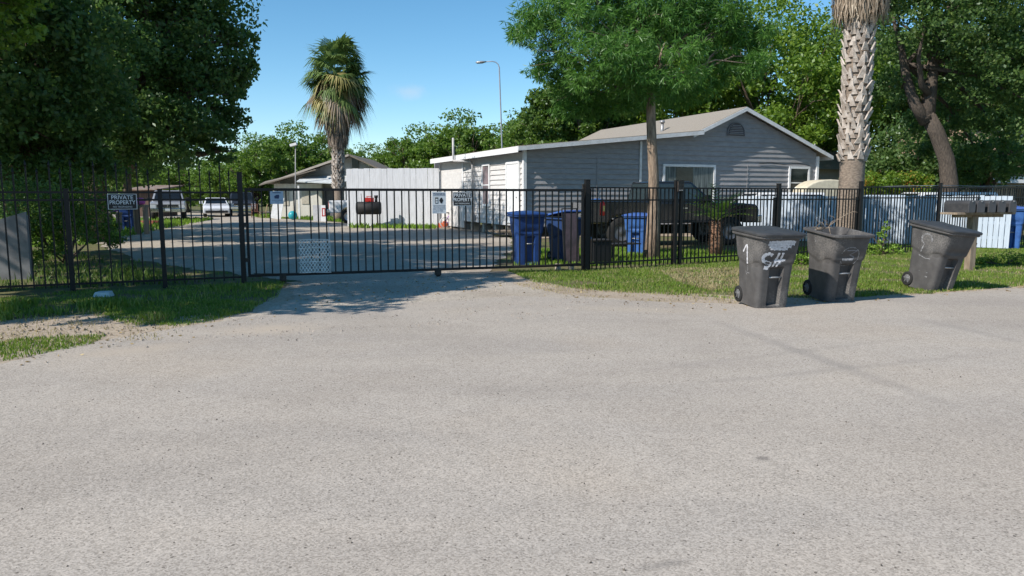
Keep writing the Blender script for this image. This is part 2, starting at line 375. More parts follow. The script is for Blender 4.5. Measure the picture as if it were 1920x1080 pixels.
def tree(name, label, cat, base, fork, r0, lobes, n, ls, asp, mat, bark=BARK, csize=.24, K=46, inner=.45, droop=.0, group=None, seed=1, spray=0):
    base = Vector(base); rng = random.Random(seed)
    t = thing(name, label, cat, base, group=group)
    L = [(l[0] - base.x, l[1] - base.y, l[2] - base.z, *l[3:]) for l in lobes]
    mb = MB(); limbs(mb, (0, 0, -.05), L, r0, Vector(fork) - base, rng); mb.build('trunk', bark, t)
    P, Cc = clumps(L, n, csize, K, inner)
    if spray:
        P = np.repeat(P, spray, 0); Cc = np.repeat(Cc, spray, 0)
        d = unit(unit(RNG.normal(size=P.shape)) + unit(P - Cc) * .7 + np.array([0, 0, -droop])); P = P + d * ls * .5
    else:
        d = unit(RNG.normal(size=P.shape) + np.array([0, 0, -droop]))
    npobj('crown', leaves(P, ls, ls * asp, d), mat, t)
    return t

# ------------------------------------------------------------------ ground, road, drive
def jag(pts, step=.1, amp=.07, far=30):
    out = []; n = len(pts)
    for i in range(n):
        a, b = Vector(pts[i]).to_3d(), Vector(pts[(i + 1) % n]).to_3d(); L = (b - a).length
        near = min(a.xy.length, b.xy.length) < far and L < 40
        k = max(1, int(L / step)) if near else 1
        nrm = Vector((-(b - a).y, (b - a).x, 0)).normalized()
        for j in range(k):
            p = a.lerp(b, j / k)
            if near:
                q = (noise.noise(p * .8) * 3.0 + noise.noise(p * 3.1) * 1.4 + noise.noise(p * 9) * .7) * amp
                p = p + nrm * q
            out.append(p.xy)
    return out
def sheet(name, pts, z, mat, **kw):
    me = bpy.data.meshes.new(name); bm = bmesh.new()
    vs = [bm.verts.new((p[0], p[1], z)) for p in jag(pts, **kw)]
    es = [bm.edges.new((vs[i], vs[(i + 1) % len(vs)])) for i in range(len(vs))]
    bmesh.ops.triangle_fill(bm, use_beauty=True, use_dissolve=False, edges=es)
    bmesh.ops.recalc_face_normals(bm, faces=bm.faces)
    for f in bm.faces:
        if f.normal.z < 0: f.normal_flip()
    bm.to_mesh(me); bm.free(); me.materials.append(mat)
    o = bpy.data.objects.new(name, me); COL.objects.link(o); o['kind'] = 'structure'; return o
gb = MB(); gb.add([(-900, -300, 0), (900, -300, 0), (900, 1500, 0), (-900, 1500, 0)], [(0, 1, 2, 3)]); gb.build('ground', MG)['kind'] = 'structure'
G = lambda *a: gnd(*a).xy
edge = [(-60, -8), (-30, 0), (-9.5, 5.9), G(0, 683), G(190, 645), G(360, 612), G(470, 597), G(560, 585)]
edge_r = [G(960, 556), G(1080, 560), G(1230, 567), G(1385, 573), G(1500, 572), G(1610, 565), G(1740, 553), G(1920, 541), (15, 14.6), (40, 22)]
sheet('verge', [(-60, -8.5), (-30, .6), (-9.5, 6.5), G(0, 600), G(120, 592), G(280, 590), G(420, 590), G(470, 585), G(505, 560), G(532, 528), G(950, 507), G(1000, 528), G(1090, 541), G(1390, 556), G(1610, 556), G(1740, 549), G(1920, 536), (15, 15.0), (40, 22.6), (40, -30), (-60, -30)], .004, MV, amp=.09)
sheet('road', edge + edge_r + [(40, -40), (-60, -40)], .012, MR, amp=.05)
sheet('driveway', [G(395, 607), G(500, 583), G(545, 560), G(556, 530), G(430, 514), G(250, 486), G(150, 446), G(110, 420), G(100, 405), (-40, 75), (-14, 72), G(520, 409), G(650, 418), G(820, 428), G(905, 436), G(960, 448), G(958, 470), G(930, 500), G(925, 512), G(975, 536), G(1060, 552), G(1180, 564), G(900, 595), G(600, 612)], .008, MD, amp=.09, far=34)
sheet('dirt_path', [G(820, 428), G(700, 424), G(652, 419), (-9, 46), (-3, 42), G(860, 418), G(985, 438), G(1400, 446), G(1460, 430), (8.4, 33), (.6, 27.6), G(975, 445), G(905, 437)], .0155, MV, amp=.08, far=60)

# ------------------------------------------------------------------ grass (uncountable)
def blades(name, P, h, wd, mat, lean=.45):
    n = len(P); a = RNG.uniform(0, 2 * np.pi, n); l = RNG.uniform(0, lean, n); hh = h * RNG.uniform(.45, 1.35, n)
    b = RNG.uniform(0, 2 * np.pi, n); wv = np.stack([np.cos(b), np.sin(b), np.zeros(n)], 1) * (wd * RNG.uniform(.7, 1.4, n))[:, None] / 2
    top = P + np.stack([np.cos(a) * l * hh, np.sin(a) * l * hh, hh * np.sqrt(1 - l * l * .7)], 1)
    mid = P + (top - P) * .55 * np.array([.7, .7, 1.15])
    V = np.stack([P - wv, P + wv, mid + wv * .75, top, mid - wv * .75], 1)
    return tag(npobj(name, V, mat), kind='stuff')
def inpoly(P, poly):
    poly = np.array([tuple(p) for p in poly]); x, y = P[:, 0], P[:, 1]; ins = np.zeros(len(P), bool); j = len(poly) - 1
    for i in range(len(poly)):
        xi, yi = poly[i]; xj, yj = poly[j]
        c = ((yi > y) != (yj > y)) & (x < (xj - xi) * (y - yi) / (yj - yi + 1e-12) + xi); ins ^= c; j = i
    return ins
def scatter(poly, dens, patch=.0, sc=1.2, seed=0, thr=0.):
    q = np.array([tuple(p) for p in poly]); lo, hi = q.min(0), q.max(0); A = np.prod(hi - lo); n = int(A * dens)
    P = np.column_stack([RNG.uniform(lo[0], hi[0], n), RNG.uniform(lo[1], hi[1], n)]); P = P[inpoly(P, poly)]
    if patch:       # keep where a coarse noise is high
        v = np.zeros(len(P)); r = np.random.default_rng(seed)
        for k in range(14):
            f = r.uniform(.5, 3.2) * sc; an = r.uniform(0, 6.28); v += np.sin((P[:, 0] * np.cos(an) + P[:, 1] * np.sin(an)) * f * 2 + r.uniform(0, 6.28)) / 3.7
        P = P[v + RNG.normal(0, .6, len(P)) > thr]
    return np.column_stack([P, np.zeros(len(P))])
GR = leafmat('grass_blades', (.075, .15, .018), (.19, .27, .045), .3, (.34, .30, .13), scale=1.1)
GRD = leafmat('dry_grass', (.28, .23, .12), (.42, .36, .20), .25)
GRY = leafmat('yard_grass', (.08, .17, .02), (.22, .33, .05), .3, scale=.8)
vr = [G(950, 507), G(1000, 530), G(1090, 544), G(1230, 552), G(1390, 562), G(1610, 558), G(1740, 550), G(1920, 537), (16, 15.2), (19, 24), G(1900, 464), G(1760, 470), G(1640, 477), G(1380, 488), G(1270, 496), G(1100, 508)]
VG = scatter(vr, 2300, .4, 1.0, 3, -.12); dp = [G(1236, 508), G(1300, 503), G(1392, 503), G(1392, 540), G(1330, 546), G(1270, 530)]
kk_ = inpoly(VG, dp); VG = VG[~kk_ | (RNG.random(len(VG)) < .16)]
blades('verge_grass', VG, .042, .010, GR)
blades('verge_tufts', scatter(vr, 90, .4, 3.0, 13, .3), .085, .012, GR, .6)
blades('edge_tufts', scatter([G(955, 525), G(1090, 541), G(1390, 557), G(1740, 547), G(1920, 534), G(1920, 541), G(1740, 554), G(1390, 571), G(1200, 566), G(1080, 556), G(985, 543)], 420, .4, 3, 17, .25), .045, .010, GRD, .8)
blades('dry_grass', np.concatenate([scatter(dp, 1900, .4, 2, 5, -.2), scatter(vr, 260, .4, 1.5, 15, .2), scatter([G(0, 600), G(150, 585), G(420, 592), G(300, 640), G(120, 650), G(0, 676)], 420, .4, 2, 5, .3)]), .05, .010, GRD, .9)
vl = [G(0, 560), G(150, 545), G(460, 532), G(535, 528), G(520, 560), G(400, 606), G(250, 612), G(150, 585), G(0, 590)]
blades('roadside_grass', np.concatenate([scatter(vl, 1250, .4, 1.6, 8, -.25), scatter([G(180, 575), G(420, 560), G(520, 548), G(470, 585), G(340, 614), G(220, 606)], 1700, .4, 1.5, 31, -.7), scatter([G(0, 640), G(120, 632), G(200, 630), G(170, 648), G(70, 668), G(0, 680), (-7, 6.6), (-9, 7)], 2600, .4, 1.5, 2, -.3)]), .042, .010, GR, .6)
tf = np.concatenate([gnd(px, py)[:] + RNG.normal(0, s_, (k, 3)) * np.array([1, 1, 0]) for px, py, s_, k in [(20, 585, .10, 160), (38, 575, .13, 220), (85, 590, .2, 150), (195, 578, .18, 170), (235, 575, .2, 190), (160, 575, .12, 90), (330, 560, .3, 150), (420, 545, .3, 150), (5, 600, .12, 120), (300, 600, .12, 80)]])
blades('weeds', tf, .13, .013, GR, .75)
yd = [G(962, 497), G(1100, 500), G(1270, 494), G(1640, 474), G(1900, 461), (22, 27), (16, 26), (6, 21.4), (3.0, 22.6), (.4, 22), G(965, 470)]
blades('yard_grass', scatter(yd, 650, .4, .8, 4, -.6), .10, .018, GRY)
blades('far_grass', np.concatenate([scatter([G(470, 405), G(650, 404), G(650, 417), G(560, 411), G(490, 409)], 60), scatter([(-14, 24), (-20, 50), (-28, 50), (-18, 22)], 40), scatter([G(655, 428), G(820, 430), G(820, 426), G(655, 421)], 60)]), .2, .06, GRY)
blades('yard_weeds', scatter([G(250, 486), G(430, 514), G(560, 531), G(466, 531), G(300, 520), G(120, 500)], 60, .4, 2, 61, .2), .07, .014, GR)
blades('fence_weeds', scatter([G(0, 548), G(400, 531), G(230, 500), G(110, 470), (-16, 17), (-11, 13)], 260, .4, 1., 6, .1), .15, .018, leafmat('shade_weeds', (.05, .10, .02), (.14, .21, .045), .3), .8)
# gravel and litter scattered along the road edge
def stones(name, P, s0, s1, mat):
    n = len(P); s_ = RNG.uniform(s0, s1, n)
    u = np.array([(1, 0, 0), (0, 1, 0), (-1, 0, 0), (0, -1, 0), (0, 0, .8)], float)
    a = RNG.uniform(0, 6.28, n); c, s2 = np.cos(a), np.sin(a)
    X = (u[None] + RNG.normal(0, .22, (n, 5, 3))) * s_[:, None, None]
    X[:, :4, 2] = -.004
    Y = np.stack([X[..., 0] * c[:, None] - X[..., 1] * s2[:, None], X[..., 0] * s2[:, None] + X[..., 1] * c[:, None], X[..., 2]], -1) + P[:, None]
    V = np.stack([Y[:, [0, 1, 4]], Y[:, [1, 2, 4]], Y[:, [2, 3, 4]], Y[:, [3, 0, 4]]], 1).reshape(-1, 3, 3)
    return tag(npobj(name, V, mat), kind='stuff')
sp = np.concatenate([scatter([G(420, 600), G(560, 582), G(960, 556), G(1380, 570), G(1380, 585), G(1000, 600), G(560, 640), G(300, 650), G(0, 700), G(0, 680), G(250, 628)], 110, .4, 1.4, 9, .2), scatter([G(540, 560), G(560, 530), G(930, 515), G(980, 545), G(700, 590)], 90, .3, 2, 1, .2)]); sp[:, 2] = .013
stones('gravel', sp, .006, .02, M('stone_chips', (.40, .35, .30), .9, col2=(.2, .17, .14), scale=3))
fl = np.concatenate([scatter([G(950, 515), G(1090, 543), G(1390, 558), G(1740, 548), G(1920, 534), G(1920, 546), G(1740, 562), G(1390, 585), G(1100, 572), G(960, 550)], 26, .4, 2, 41, .1), scatter([G(0, 600), G(300, 585), G(520, 560), G(620, 560), G(470, 612), G(300, 650), G(0, 700)], 22, .4, 2, 42, .1), scatter([G(560, 530), G(930, 512), G(960, 540), G(560, 580)], 16)]); fl[:, 2] = .02
dd = unit(np.column_stack([RNG.normal(size=(len(fl), 2)), RNG.normal(size=len(fl)) * .15]))
tag(npobj('fallen_leaves', leaves(fl, .05, .024, dd), leafmat('dry_leaf', (.14, .09, .04), (.36, .27, .13), .1)), kind='stuff')
sp = scatter([G(0, 720), G(1900, 640), G(1920, 1080), G(0, 1080)], 9); sp = np.concatenate([sp, scatter([G(0, 700), G(1900, 570), G(1900, 700), G(0, 760)], 4)]); sp[:, 2] = .0125
stones('loose_chips', sp, .003, .010, M('dark_chips', (.13, .11, .09), .9, col2=(.05, .045, .04), scale=3))
sp = scatter([G(0, 600), G(130, 592), G(300, 600), G(280, 640), G(100, 655), G(0, 650)], 90); sp[:, 2] = .004
stones('clods', sp, .008, .035, M('clod_soil', (.33, .27, .205), .95, col2=(.2, .155, .11), scale=3))

# ------------------------------------------------------------------ iron fences and sliding gate
def iron(name, label, p0, p1, z_top, rails, posts, spacing, tips=None, skip=(), zb=.08, extra=None, pw=.022, cat='fence'):
    p0, p1 = Vector(p0), Vector(p1); d = p1 - p0; L = d.length; rz = math.atan2(d.y, d.x)
    t = thing(name, label, cat, (p0.x, p0.y, 0), rz)
    for z in rails: MB().box((L / 2, 0, z), (L, .028, .034)).build('rail', BLK, t)
    for x, h, w_ in posts:
        MB().box((x, .0, h / 2 - .05), (w_, w_, h + .1)).box((x, 0, h + .006), (w_ + .012, w_ + .012, .014)).build('post', BLK, t)
    first = {}
    k = 0; x = spacing * .6
    while x < L - .03:
        if k not in skip and all(abs(x - q[0]) > q[2] * .6 for q in posts):
            top = z_top if tips is None else tips[k % len(tips)]
            if top not in first:
                mb = MB().box((0, 0, (top + zb) / 2), (pw, pw, top - zb))
                if tips: mb.tube([(0, 0, top - .03), (0, 0, top), (0, 0, top + .09)], [.018, .02, .001], 6)
                o = mb.build('picket', BLK, t); o.location.x = x; first[top] = o
            else: part(first[top], 'picket', t, (x, 0, 0), (R(random.uniform(-.35, .35)), R(random.uniform(-.3, .3)), 0))
        k += 1; x += spacing
    return t, L
gl0 = gnd(458, 533); gl1 = gnd(1099, 508)
lf0 = gnd(-130, 560)
iron('iron_fence', 'black iron fence with tall spear pickets left of the gate, under the dark trees', lf0.xy, gl0.xy, 2.1, [1.69, 1.56, .14],
     [(gnd(310, 541).x - lf0.x + .25, 1.74, .075), (gnd(135, 550).x - lf0.x + .1, 1.74, .075), (0, 1.74, .075)], .165, tips=[2.14, 2.02])
# gate
p0 = gnd(466, 532).xy; p1 = gnd(1093, 509).xy; d = p1 - p0; GL = d.length; GRZ = math.atan2(d.y, d.x)
gate = thing('sliding_gate', 'long black iron sliding gate across the gravel driveway', 'gate', (p0.x, p0.y, 0), GRZ)
gf = MB()
for z, w_ in ((1.745, .05), (.15, .05)): gf.box((GL / 2, 0, z), (GL, .05, w_))
for x in (.025, GL - .025): gf.box((x, 0, .95), (.05, .046, 1.56))
gf.build('frame', BLK, gate)
o0 = None
for k in range(1, 47):
    x = k * GL / 47
    if k == 7: continue
    if o0 is None: o0 = MB().box((0, 0, .947), (.024, .024, 1.55)).build('bar', BLK, gate); o0.location.x = x
    else: part(o0, 'bar', gate, (x, 0, 0), (0, R(random.uniform(-.12, .12)), 0))
for x in (.62, GL * .53):
    wh = MB().lathe([(.0, -.03), (.06, -.03), (.06, .03), (0, .03)], (x, 0, .065), 'Y', 16).build('wheel', BLKW, gate)
    MB().box((x, -.04, .10), (.12, .008, .12)).box((x, .04, .10), (.12, .008, .12)).build('wheel_bracket', BLKW, gate)
ch = [(0.1 + (GL - .2) * i / 20, -.04, .19 - .05 * math.sin(math.pi * i / 20) ** .7) for i in range(21)]
MB().tube(ch, .007, 5).build('drive_chain', BLKW, gate)
def gx(px):  # distance along the gate line for a pixel column
    r = (px - 960) / F / ray(px, 500).y * 1.0
    r = ray(px, 450).x / ray(px, 450).y
    u = d.normalized(); return (r * p0.y - p0.x) / (u.x - r * u.y)
# expanded metal patch tied on the bars
xa, xb, za, zb_ = gx(560), gx(617), .17, .80
mp = MB(); nx = 9; nzz = 13
for i in range(-nzz, nx + nzz):
    for sgn in (1, -1):
        pts = []
        for j in range(nzz + 1):
            q = i + (j if sgn > 0 else -j) * .5
            if 0 <= q <= nx: pts.append((xa + (xb - xa) * q / nx, -.03 + .006 * math.sin(q * 2 + j), za + (zb_ - za) * j / nzz))
        if len(pts) > 1: mp.tube(pts, .0066, 4)
for z in (za, zb_, zb_ - .16, za + .2): mp.tube([(xa - .02, -.035, z), ((xa + xb) / 2, -.045, z + .01), (xb + .02, -.035, z - .005)], .006, 5)
mp.tube([(xb + .01, -.035, za), (xb + .02, -.04, za + .3), (xb - .005, -.035, zb_ + .25)], .006, 5)
mp.build('mesh_patch', M('dull_wire', (.80, .81, .80), .6, .0, col2=(.66, .66, .65)), gate)

lp = thing('gate_post', 'tall square black post at the left end of the gate', 'post', (gl0.x, gl0.y, 0), GRZ)
MB().box((0, 0, 1.0), (.09, .09, 2.1)).build('shaft', BLK, lp); MB().box((0, 0, 2.056), (.10, .10, .012)).build('cap', BLK, lp)
for z in (.45, 1.1): MB().box((.07, -.0, z), (.06, .05, .07)).build('guide_bracket', BLKW, lp)
lp = thing('gate_post', 'thick black post catching the right end of the gate', 'post', (gl1.x, gl1.y, 0), GRZ)
MB().box((0, 0, .97), (.10, .10, 1.98)).build('shaft', BLK, lp); MB().box((0, 0, 1.965), (.11, .11, .012)).build('cap', BLK, lp)
MB().box((-.075, .03, .95), (.04, .04, 1.86)).build('catch_channel', BLKW, lp)
MB().box((.09, .09, .9), (.075, .075, 1.76)).build('rear_shaft', BLK, lp)

r0 = gl1.xy + Vector((.07, .03)); r1 = gnd(1607, 478).xy; r2 = (gnd(1607, 478) + (gnd(1607, 478) - gnd(1270, 496)).normalized() * 8.5).xy
dr = (r1 - r0).normalized()
def fx(px, a, dv):
    r = ray(px, 450).x / ray(px, 450).y
    return (r * a.y - a.x) / (dv.x - r * dv.y)
iron('iron_fence', 'black flat topped iron fence between the gate and the tall palm trunk', r0, r1, 1.80, [1.80, 1.53, .16],
     [(fx(1456, r0, dr), 1.92, .085)], .118, zb=.03)
dr2 = (Vector(r2) - r1).normalized()
f2, L2 = iron('iron_fence', 'black flat topped iron fence from the palm trunk past the mailboxes', r1, r2, 1.86, [1.86, 1.56, .16],
     [(0, 2.0, .085), (fx(1756, r1, dr2), 1.98, .085), (8.4, 1.98, .085)], .122, zb=.03)
# post with the keypad
kx = r0 + dr * fx(1268, r0, dr)
kp = thing('keypad_post', 'thick black fence post carrying a keypad box, standing before the pickup', 'post', (kx.x, kx.y, 0), math.atan2(dr.y, dr.x))
MB().box((-.06, -.02, .98), (.075, .075, 2.0)).box((.10, -.02, .98), (.075, .075, 2.0)).build('shaft', BLK, kp)
MB().box((.02, -.075, 1.84), (.17, .05, .24)).build('keypad_box', BLKW, kp, .006)
kk = MB()
for i in range(3): kk.lathe([(0, -.106), (.012, -.104), (.014, -.098)], (-.02 + i * .04, 0, 1.75), 'Y', 8)
kk.build('keys', STEEL, kp)
for i, (px, lab) in enumerate([(1471, 'short black inner post just right of the fence post behind the first cart'), (1625, 'short black inner post by the foot of the tall palm')]):
    q = r0 + dr * fx(px, r0, dr) + Vector((-dr.y, dr.x)) * .35
    o = MB().box((0, 0, .78), (.085, .085, 1.58)).box((0, 0, 1.575), (.1, .1, .012)).build('fence_post', BLK)
    o.location = (q.x, q.y, 0); o.rotation_euler.z = math.atan2(dr.y, dr.x); tag(o, lab, 'post')

# ------------------------------------------------------------------ lettering
def text(name, s, size, mat, parent, loc, rot=(math.pi / 2, 0, 0), sx=1, bold=.0, spacing=1.0):
    cu = bpy.data.curves.new(name, 'FONT'); cu.body = s; cu.size = size; cu.align_x = 'CENTER'; cu.align_y = 'CENTER'; cu.offset = bold; cu.space_character = spacing
    cu.extrude = .0006; cu.resolution_u = 3
    tmp = bpy.data.objects.new('tmp', cu); COL.objects.link(tmp)
    me = bpy.data.meshes.new_from_object(tmp.evaluated_get(bpy.context.evaluated_depsgraph_get()))
    bpy.data.objects.remove(tmp); me.name = name; me.materials.clear(); me.materials.append(mat)
    o = bpy.data.objects.new(name, me); COL.objects.link(o); o.parent = parent; o.location = loc; o.rotation_euler = rot; o.scale = (sx, 1, 1)
    return o
def place_on(px, py, a, dv, off=-.035):
    s_ = fx(px, a, dv); q = a + dv * s_; n = Vector((-dv.y, dv.x)); q = q + n * off
    return Vector((q.x, q.y, at(px, py, q.y).z)), math.atan2(dv.y, dv.x)
def priv(label, px, py, a, dv, w_, h_):
    loc, rz = place_on(px, py, a, dv)
    t = thing('private_property_sign', label, 'sign', loc, rz)
    MB().box((0, 0, 0), (w_, .004, h_)).build('plate', SGNW, t)
    MB().box((0, -.0035, 0), (w_ * .95, .003, h_ * .93)).build('panel', SGNB, t)
    text('lettering', 'PRIVATE', h_ * .36, SGNW, t, (0, -.007, h_ * .26), sx=.95, bold=.0015)
    text('lettering', 'PROPERTY', h_ * .36, SGNW, t, (0, -.007, -h_ * .06), sx=.88, bold=.0015)
    text('lettering', 'NO TRESPASSING', h_ * .15, SGNW, t, (0, -.007, -h_ * .34), sx=.95, bold=.0)
    return t
dl = (gl0.xy - lf0.xy).normalized(); dg = d.normalized()
priv('black and white private property sign on the spear fence, left of the gate', 234.5, 378, lf0.xy, dl, .45, .265)
priv('black and white private property sign at the top of the sliding gate', 866.5, 373, p0, dg, .385, .275)
def camera_sign(px, py, w_, h_, mat, label, full):
    loc, rz = place_on(px, py, p0, dg)
    t = thing('warning_sign', label, 'sign', loc, rz)
    MB().box((0, 0, 0), (w_, .004, h_)).build('plate', mat, t, .0)
    y = -.0035
    if full:
        text('lettering', 'WARNING', h_ * .12, NAVY, t, (0, y, h_ * .40), bold=.001)
        fr = MB()
        for z in (h_ * .33, -h_ * .13): fr.box((0, y, z), (w_ * .9, .002, h_ * .012))
        fr.build('rule', NAVY, t)
        ic = MB().box((-w_ * .18, y, h_ * .1), (w_ * .22, .002, h_ * .28)).build('pictogram', SGNB, t)
        MB().box((-w_ * .18, y - .002, h_ * .14), (w_ * .15, .002, h_ * .08)).box((-w_ * .18, y - .002, h_ * .03), (w_ * .15, .002, h_ * .08)).build('pictogram', mat, t)
        MB().prism([(0, .0), (w_ * .12, h_ * .13), (w_ * .2, h_ * .13), (w_ * .3, 0), (w_ * .2, -h_ * .13), (w_ * .12, -h_ * .13)], y - .001, y + .001).build('pictogram', SGNB, t).location = (0, 0, h_ * .1)
        for i, s_ in enumerate(['THIS AREA IS UNDER', 'VIDEO SURVEILLANCE', 'AT ALL TIMES']): text('lettering', s_, h_ * .06, NAVY, t, (0, y, -h_ * (.2 + i * .09)))
    else:
        text('lettering', 'WARNING', h_ * .13, NAVY, t, (0, y, h_ * .38), bold=.001)
        MB().prism([(-.04, -.03), (.03, -.035), (.045, .0), (.04, .04), (-.01, .035), (-.045, .01)], y - .001, y + .001).build('pictogram', NAVY, t).location = (0, 0, h_ * .06)
        for i, s_ in enumerate(['SECURITY CAMERAS', 'IN USE']): text('lettering', s_, h_ * .08, NAVY, t, (0, y, -h_ * (.22 + i * .12)))
camera_sign(522, 370.5, .235, .235, SGNBL, 'small pale blue warning sign on the left part of the gate', False)
camera_sign(823.5, 380, .28, .43, SGNW, 'tall pale warning sign with camera pictograms beside the private property sign on the gate', True)

# ------------------------------------------------------------------ wheeled carts
def unitrect(nf=14, cr=.26):
    pts = []
    for a, b, c_, d_ in ((-1, -1, 1, -1), (1, -1, 1, 1), (1, 1, -1, 1), (-1, 1, -1, -1)):
        u = Vector((c_ - a, d_ - b)).normalized()
        A = Vector((a, b)) + u * cr; B = Vector((c_, d_)) - u * cr
        for i in range(nf + 1): pts.append(tuple(A.lerp(B, i / nf)))
        n = Vector((u.y, -u.x)); cc = B - n * cr
        for i in range(1, 5):
            an = math.pi / 2 * i / 5
            pts.append(tuple(cc + n * cr * math.cos(an) + u * cr * math.sin(an)))
    return pts
UR = unitrect()
def interp(z, tab):
    for (z0, v0), (z1, v1) in zip(tab, tab[1:]):
        if z <= z1: return v0 + (v1 - v0) * max(0, (z - z0) / (z1 - z0))
    return tab[-1][1]
HW = [(0, .258), (.60, .282), (.72, .292), (1.02, .315)]
HD = [(0, .275), (.60, .325), (.72, .345), (1.02, .395)]
def ss(a, b, x): t = min(1, max(0, (x - a) / (b - a))); return t * t * (3 - 2 * t)
def cart_pt(a, b, z, off=0):
    x, y = a * (interp(z, HW) + off), b * (interp(z, HD) + off)
    side = ss(.66 - .10 * (1 - abs(b)), .70 - .10 * (1 - abs(b)), z) if abs(a) > .9 else ss(.62, .66, z)
    k = 1 + .05 * side; x *= k; y *= k
    if b < -.97 and abs(a) < .42:       # recess for the lifting bar
        dep = ss(.03, .05, z) * (1 - ss(.56, .60, z)) * .085 * (1 if abs(a) < .36 else .15)
        y += dep
    if b < -.9 and z > .60:             # scooped catch under the rim
        e = math.exp(-((z - .70) / .05) ** 2) * max(0, 1 - (a / .8) ** 2) * .03; y += e
    if a < -.97 and abs(b + .62) < .28:
        x += .022 * math.exp(-((z - .62) / .035) ** 2) * (1 - ((b + .62) / .28) ** 2)
    if a > .97 and abs(b + .62) < .28:
        x -= .022 * math.exp(-((z - .62) / .035) ** 2) * (1 - ((b + .62) / .28) ** 2)
    return Vector((x, y, z))
def cart(label, loc, rz, body=CART, lidm=LIDM, lid='closed', group=None, marks=None, tilt=(0, 0), sc=1, barm=None):
    t = thing('wheeled_cart', label, 'trash cart', loc, rz, group); t.scale = (sc, sc, sc * 1.05)
    t.rotation_euler = (tilt[0], tilt[1], rz)
    zs = [0, .02, .035, .05, .07, .15, .3, .45, .54, .56, .575, .59, .61, .63, .645, .66, .675, .69, .705, .72, .74, .76, .8, .86, .92, .97, 1.0]
    vs = []; fs = []; n = len(UR)
    for z in zs:
        for a, b in UR: vs.append(cart_pt(a, b, z))
    lip = [(1.0, .0), (.992, .03), (1.005, .042), (1.03, .042), (1.037, .03), (1.037, .008), (1.0, -.008), (.8, -.012), (.4, -.02), (.04, -.025)]
    for z, off in lip:
        for a, b in UR:
            p = cart_pt(a, b, min(z, 1.0), off); p.z = z
            if z < .9 and b < -.9: p.y = max(p.y, -interp(z, HD) + .12)
            vs.append(p)
    tot = len(zs) + len(lip)
    for i in range(tot - 1):
        for k in range(n):
            a_, b_ = i * n + k, i * n + (k + 1) % n
            fs.append((a_, b_, b_ + n, a_ + n))
    fs.append(tuple(range(n))); fs.append(tuple((tot - 1) * n + k for k in range(n)))
    mb = MB(); mb.add(vs, fs, True); bo = mb.build('body', body, t)
    bo.modifiers.new('es', 'EDGE_SPLIT').split_angle = R(38)
    MB().tube([(-.10, -.288, .44), (.10, -.288, .44)], .012, 8).build('lift_bar', barm or STEEL, t)
    # wheels and axle at the rear
    for sx in (-1, 1):
        wx = sx * .262
        wl = MB().lathe([(.075, -.024), (.105, -.024), (.118, -.016), (.12, 0), (.118, .016), (.105, .024), (.075, .024)], (wx, .245, .118), 'X', 28).build('wheel', TYRE, t)
        rm = MB().lathe([(0, -.026), (.02, -.028), (.024, -.016), (.078, -.014), (.078, .014), (.024, .016), (.02, .028), (0, .026)], (wx, .245, .128), 'X', 20)
        for k in range(6):
            an = k * math.pi / 3; rm.box((wx, .245 + math.cos(an) * .05, .128 + math.sin(an) * .05), (.044, .012, .06), rot=Matrix.Rotation(an - math.pi / 2, 3, 'X'))
        rm.build('rim', M('wheel_plastic', (.17, .17, .175), .6), wl)
    MB().tube([(-.26, .245, .128), (.26, .245, .128)], .010, 8).build('axle', STEEL, t)
    MB().tube([(-.2, .41, .93), (-.2, .45, .975), (.2, .45, .975), (.2, .41, .93)], .014, 8).build('handle', body, t)
    # lid
    lb = MB(); prof = [(1.036, .012), (1.036, .056), (1.06, .058), (1.072, .045), (1.082, .0), (1.096, -.13), (1.108, -.24)]
    lv = []; lfc = []
    for z, off in prof:
        for a, b in UR:
            kx_, ky = .328 + off, .415 + off
            lv.append((a * kx_, b * ky - .005, z + .012 * (b + 1) * .5))
    for i in range(len(prof) - 1):
        for k in range(n):
            a_, b_ = i * n + k, i * n + (k + 1) % n; lfc.append((a_, b_, b_ + n, a_ + n))
    lfc.append(tuple((len(prof) - 1) * n + k for k in range(n)))
    lfc.append(tuple(range(n - 1, -1, -1)))
    lb.add(lv, lfc, True)
    lb.box((0, -.20, 1.098), (.36, .05, .010)).box((0, .22, 1.108), (.40, .10, .010))
    if lid != 'open': lo = lb.build('lid', lidm, t); lo.modifiers.new('es', 'EDGE_SPLIT').split_angle = R(38)
    if lid not in ('closed', 'open'):
        ang = -R(lid)
        piv = Vector((0, .44, 1.03)); rot = Matrix.Rotation(ang, 4, 'X')
        lo.matrix_local = Matrix.Translation(piv) @ rot @ Matrix.Translation(-piv)
    # painted marks follow the plastic
    for face, strokes, wd, mat in (marks or []):
        mm = MB()
        for st in strokes:
            st = [Vector(p) for p in st]; P = []
            for a_, b_ in zip(st, st[1:]):
                k = max(1, int((b_ - a_).length / .012)); P += [a_.lerp(b_, i / k) for i in range(k)]
            P.append(st[-1]); vv = []
            for i, p in enumerate(P):
                tg = (P[min(i + 1, len(P) - 1)] - P[max(i - 1, 0)]).normalized(); nn = Vector((-tg.y, tg.x))
                ww = wd * (.75 + .5 * noise.noise(Vector((p.x * 40, p.y * 40, i * .3))))
                for s_ in (-1, 1):
                    q = p + nn * ww / 2 * s_
                    if face == 'L':
                        c = cart_pt(-1, q.x / .3, q.y); vv.append((c.x - .0025, c.y, c.z))
                    else:
                        c = cart_pt(q.x / .29, -1, q.y); vv.append((c.x, c.y - .0025, c.z))
            mm.add(vv, [(2 * i, 2 * i + 1, 2 * i + 3, 2 * i + 2) for i in range(len(P) - 1)])
        mm.build('painted_mark', mat, t)
    return t
def arc(cx, cz, r, a0, a1, n=10, sx=1): return [(cx + r * sx * math.cos(R(a0 + (a1 - a0) * i / n)), cz + r * math.sin(R(a0 + (a1 - a0) * i / n))) for i in range(n + 1)]
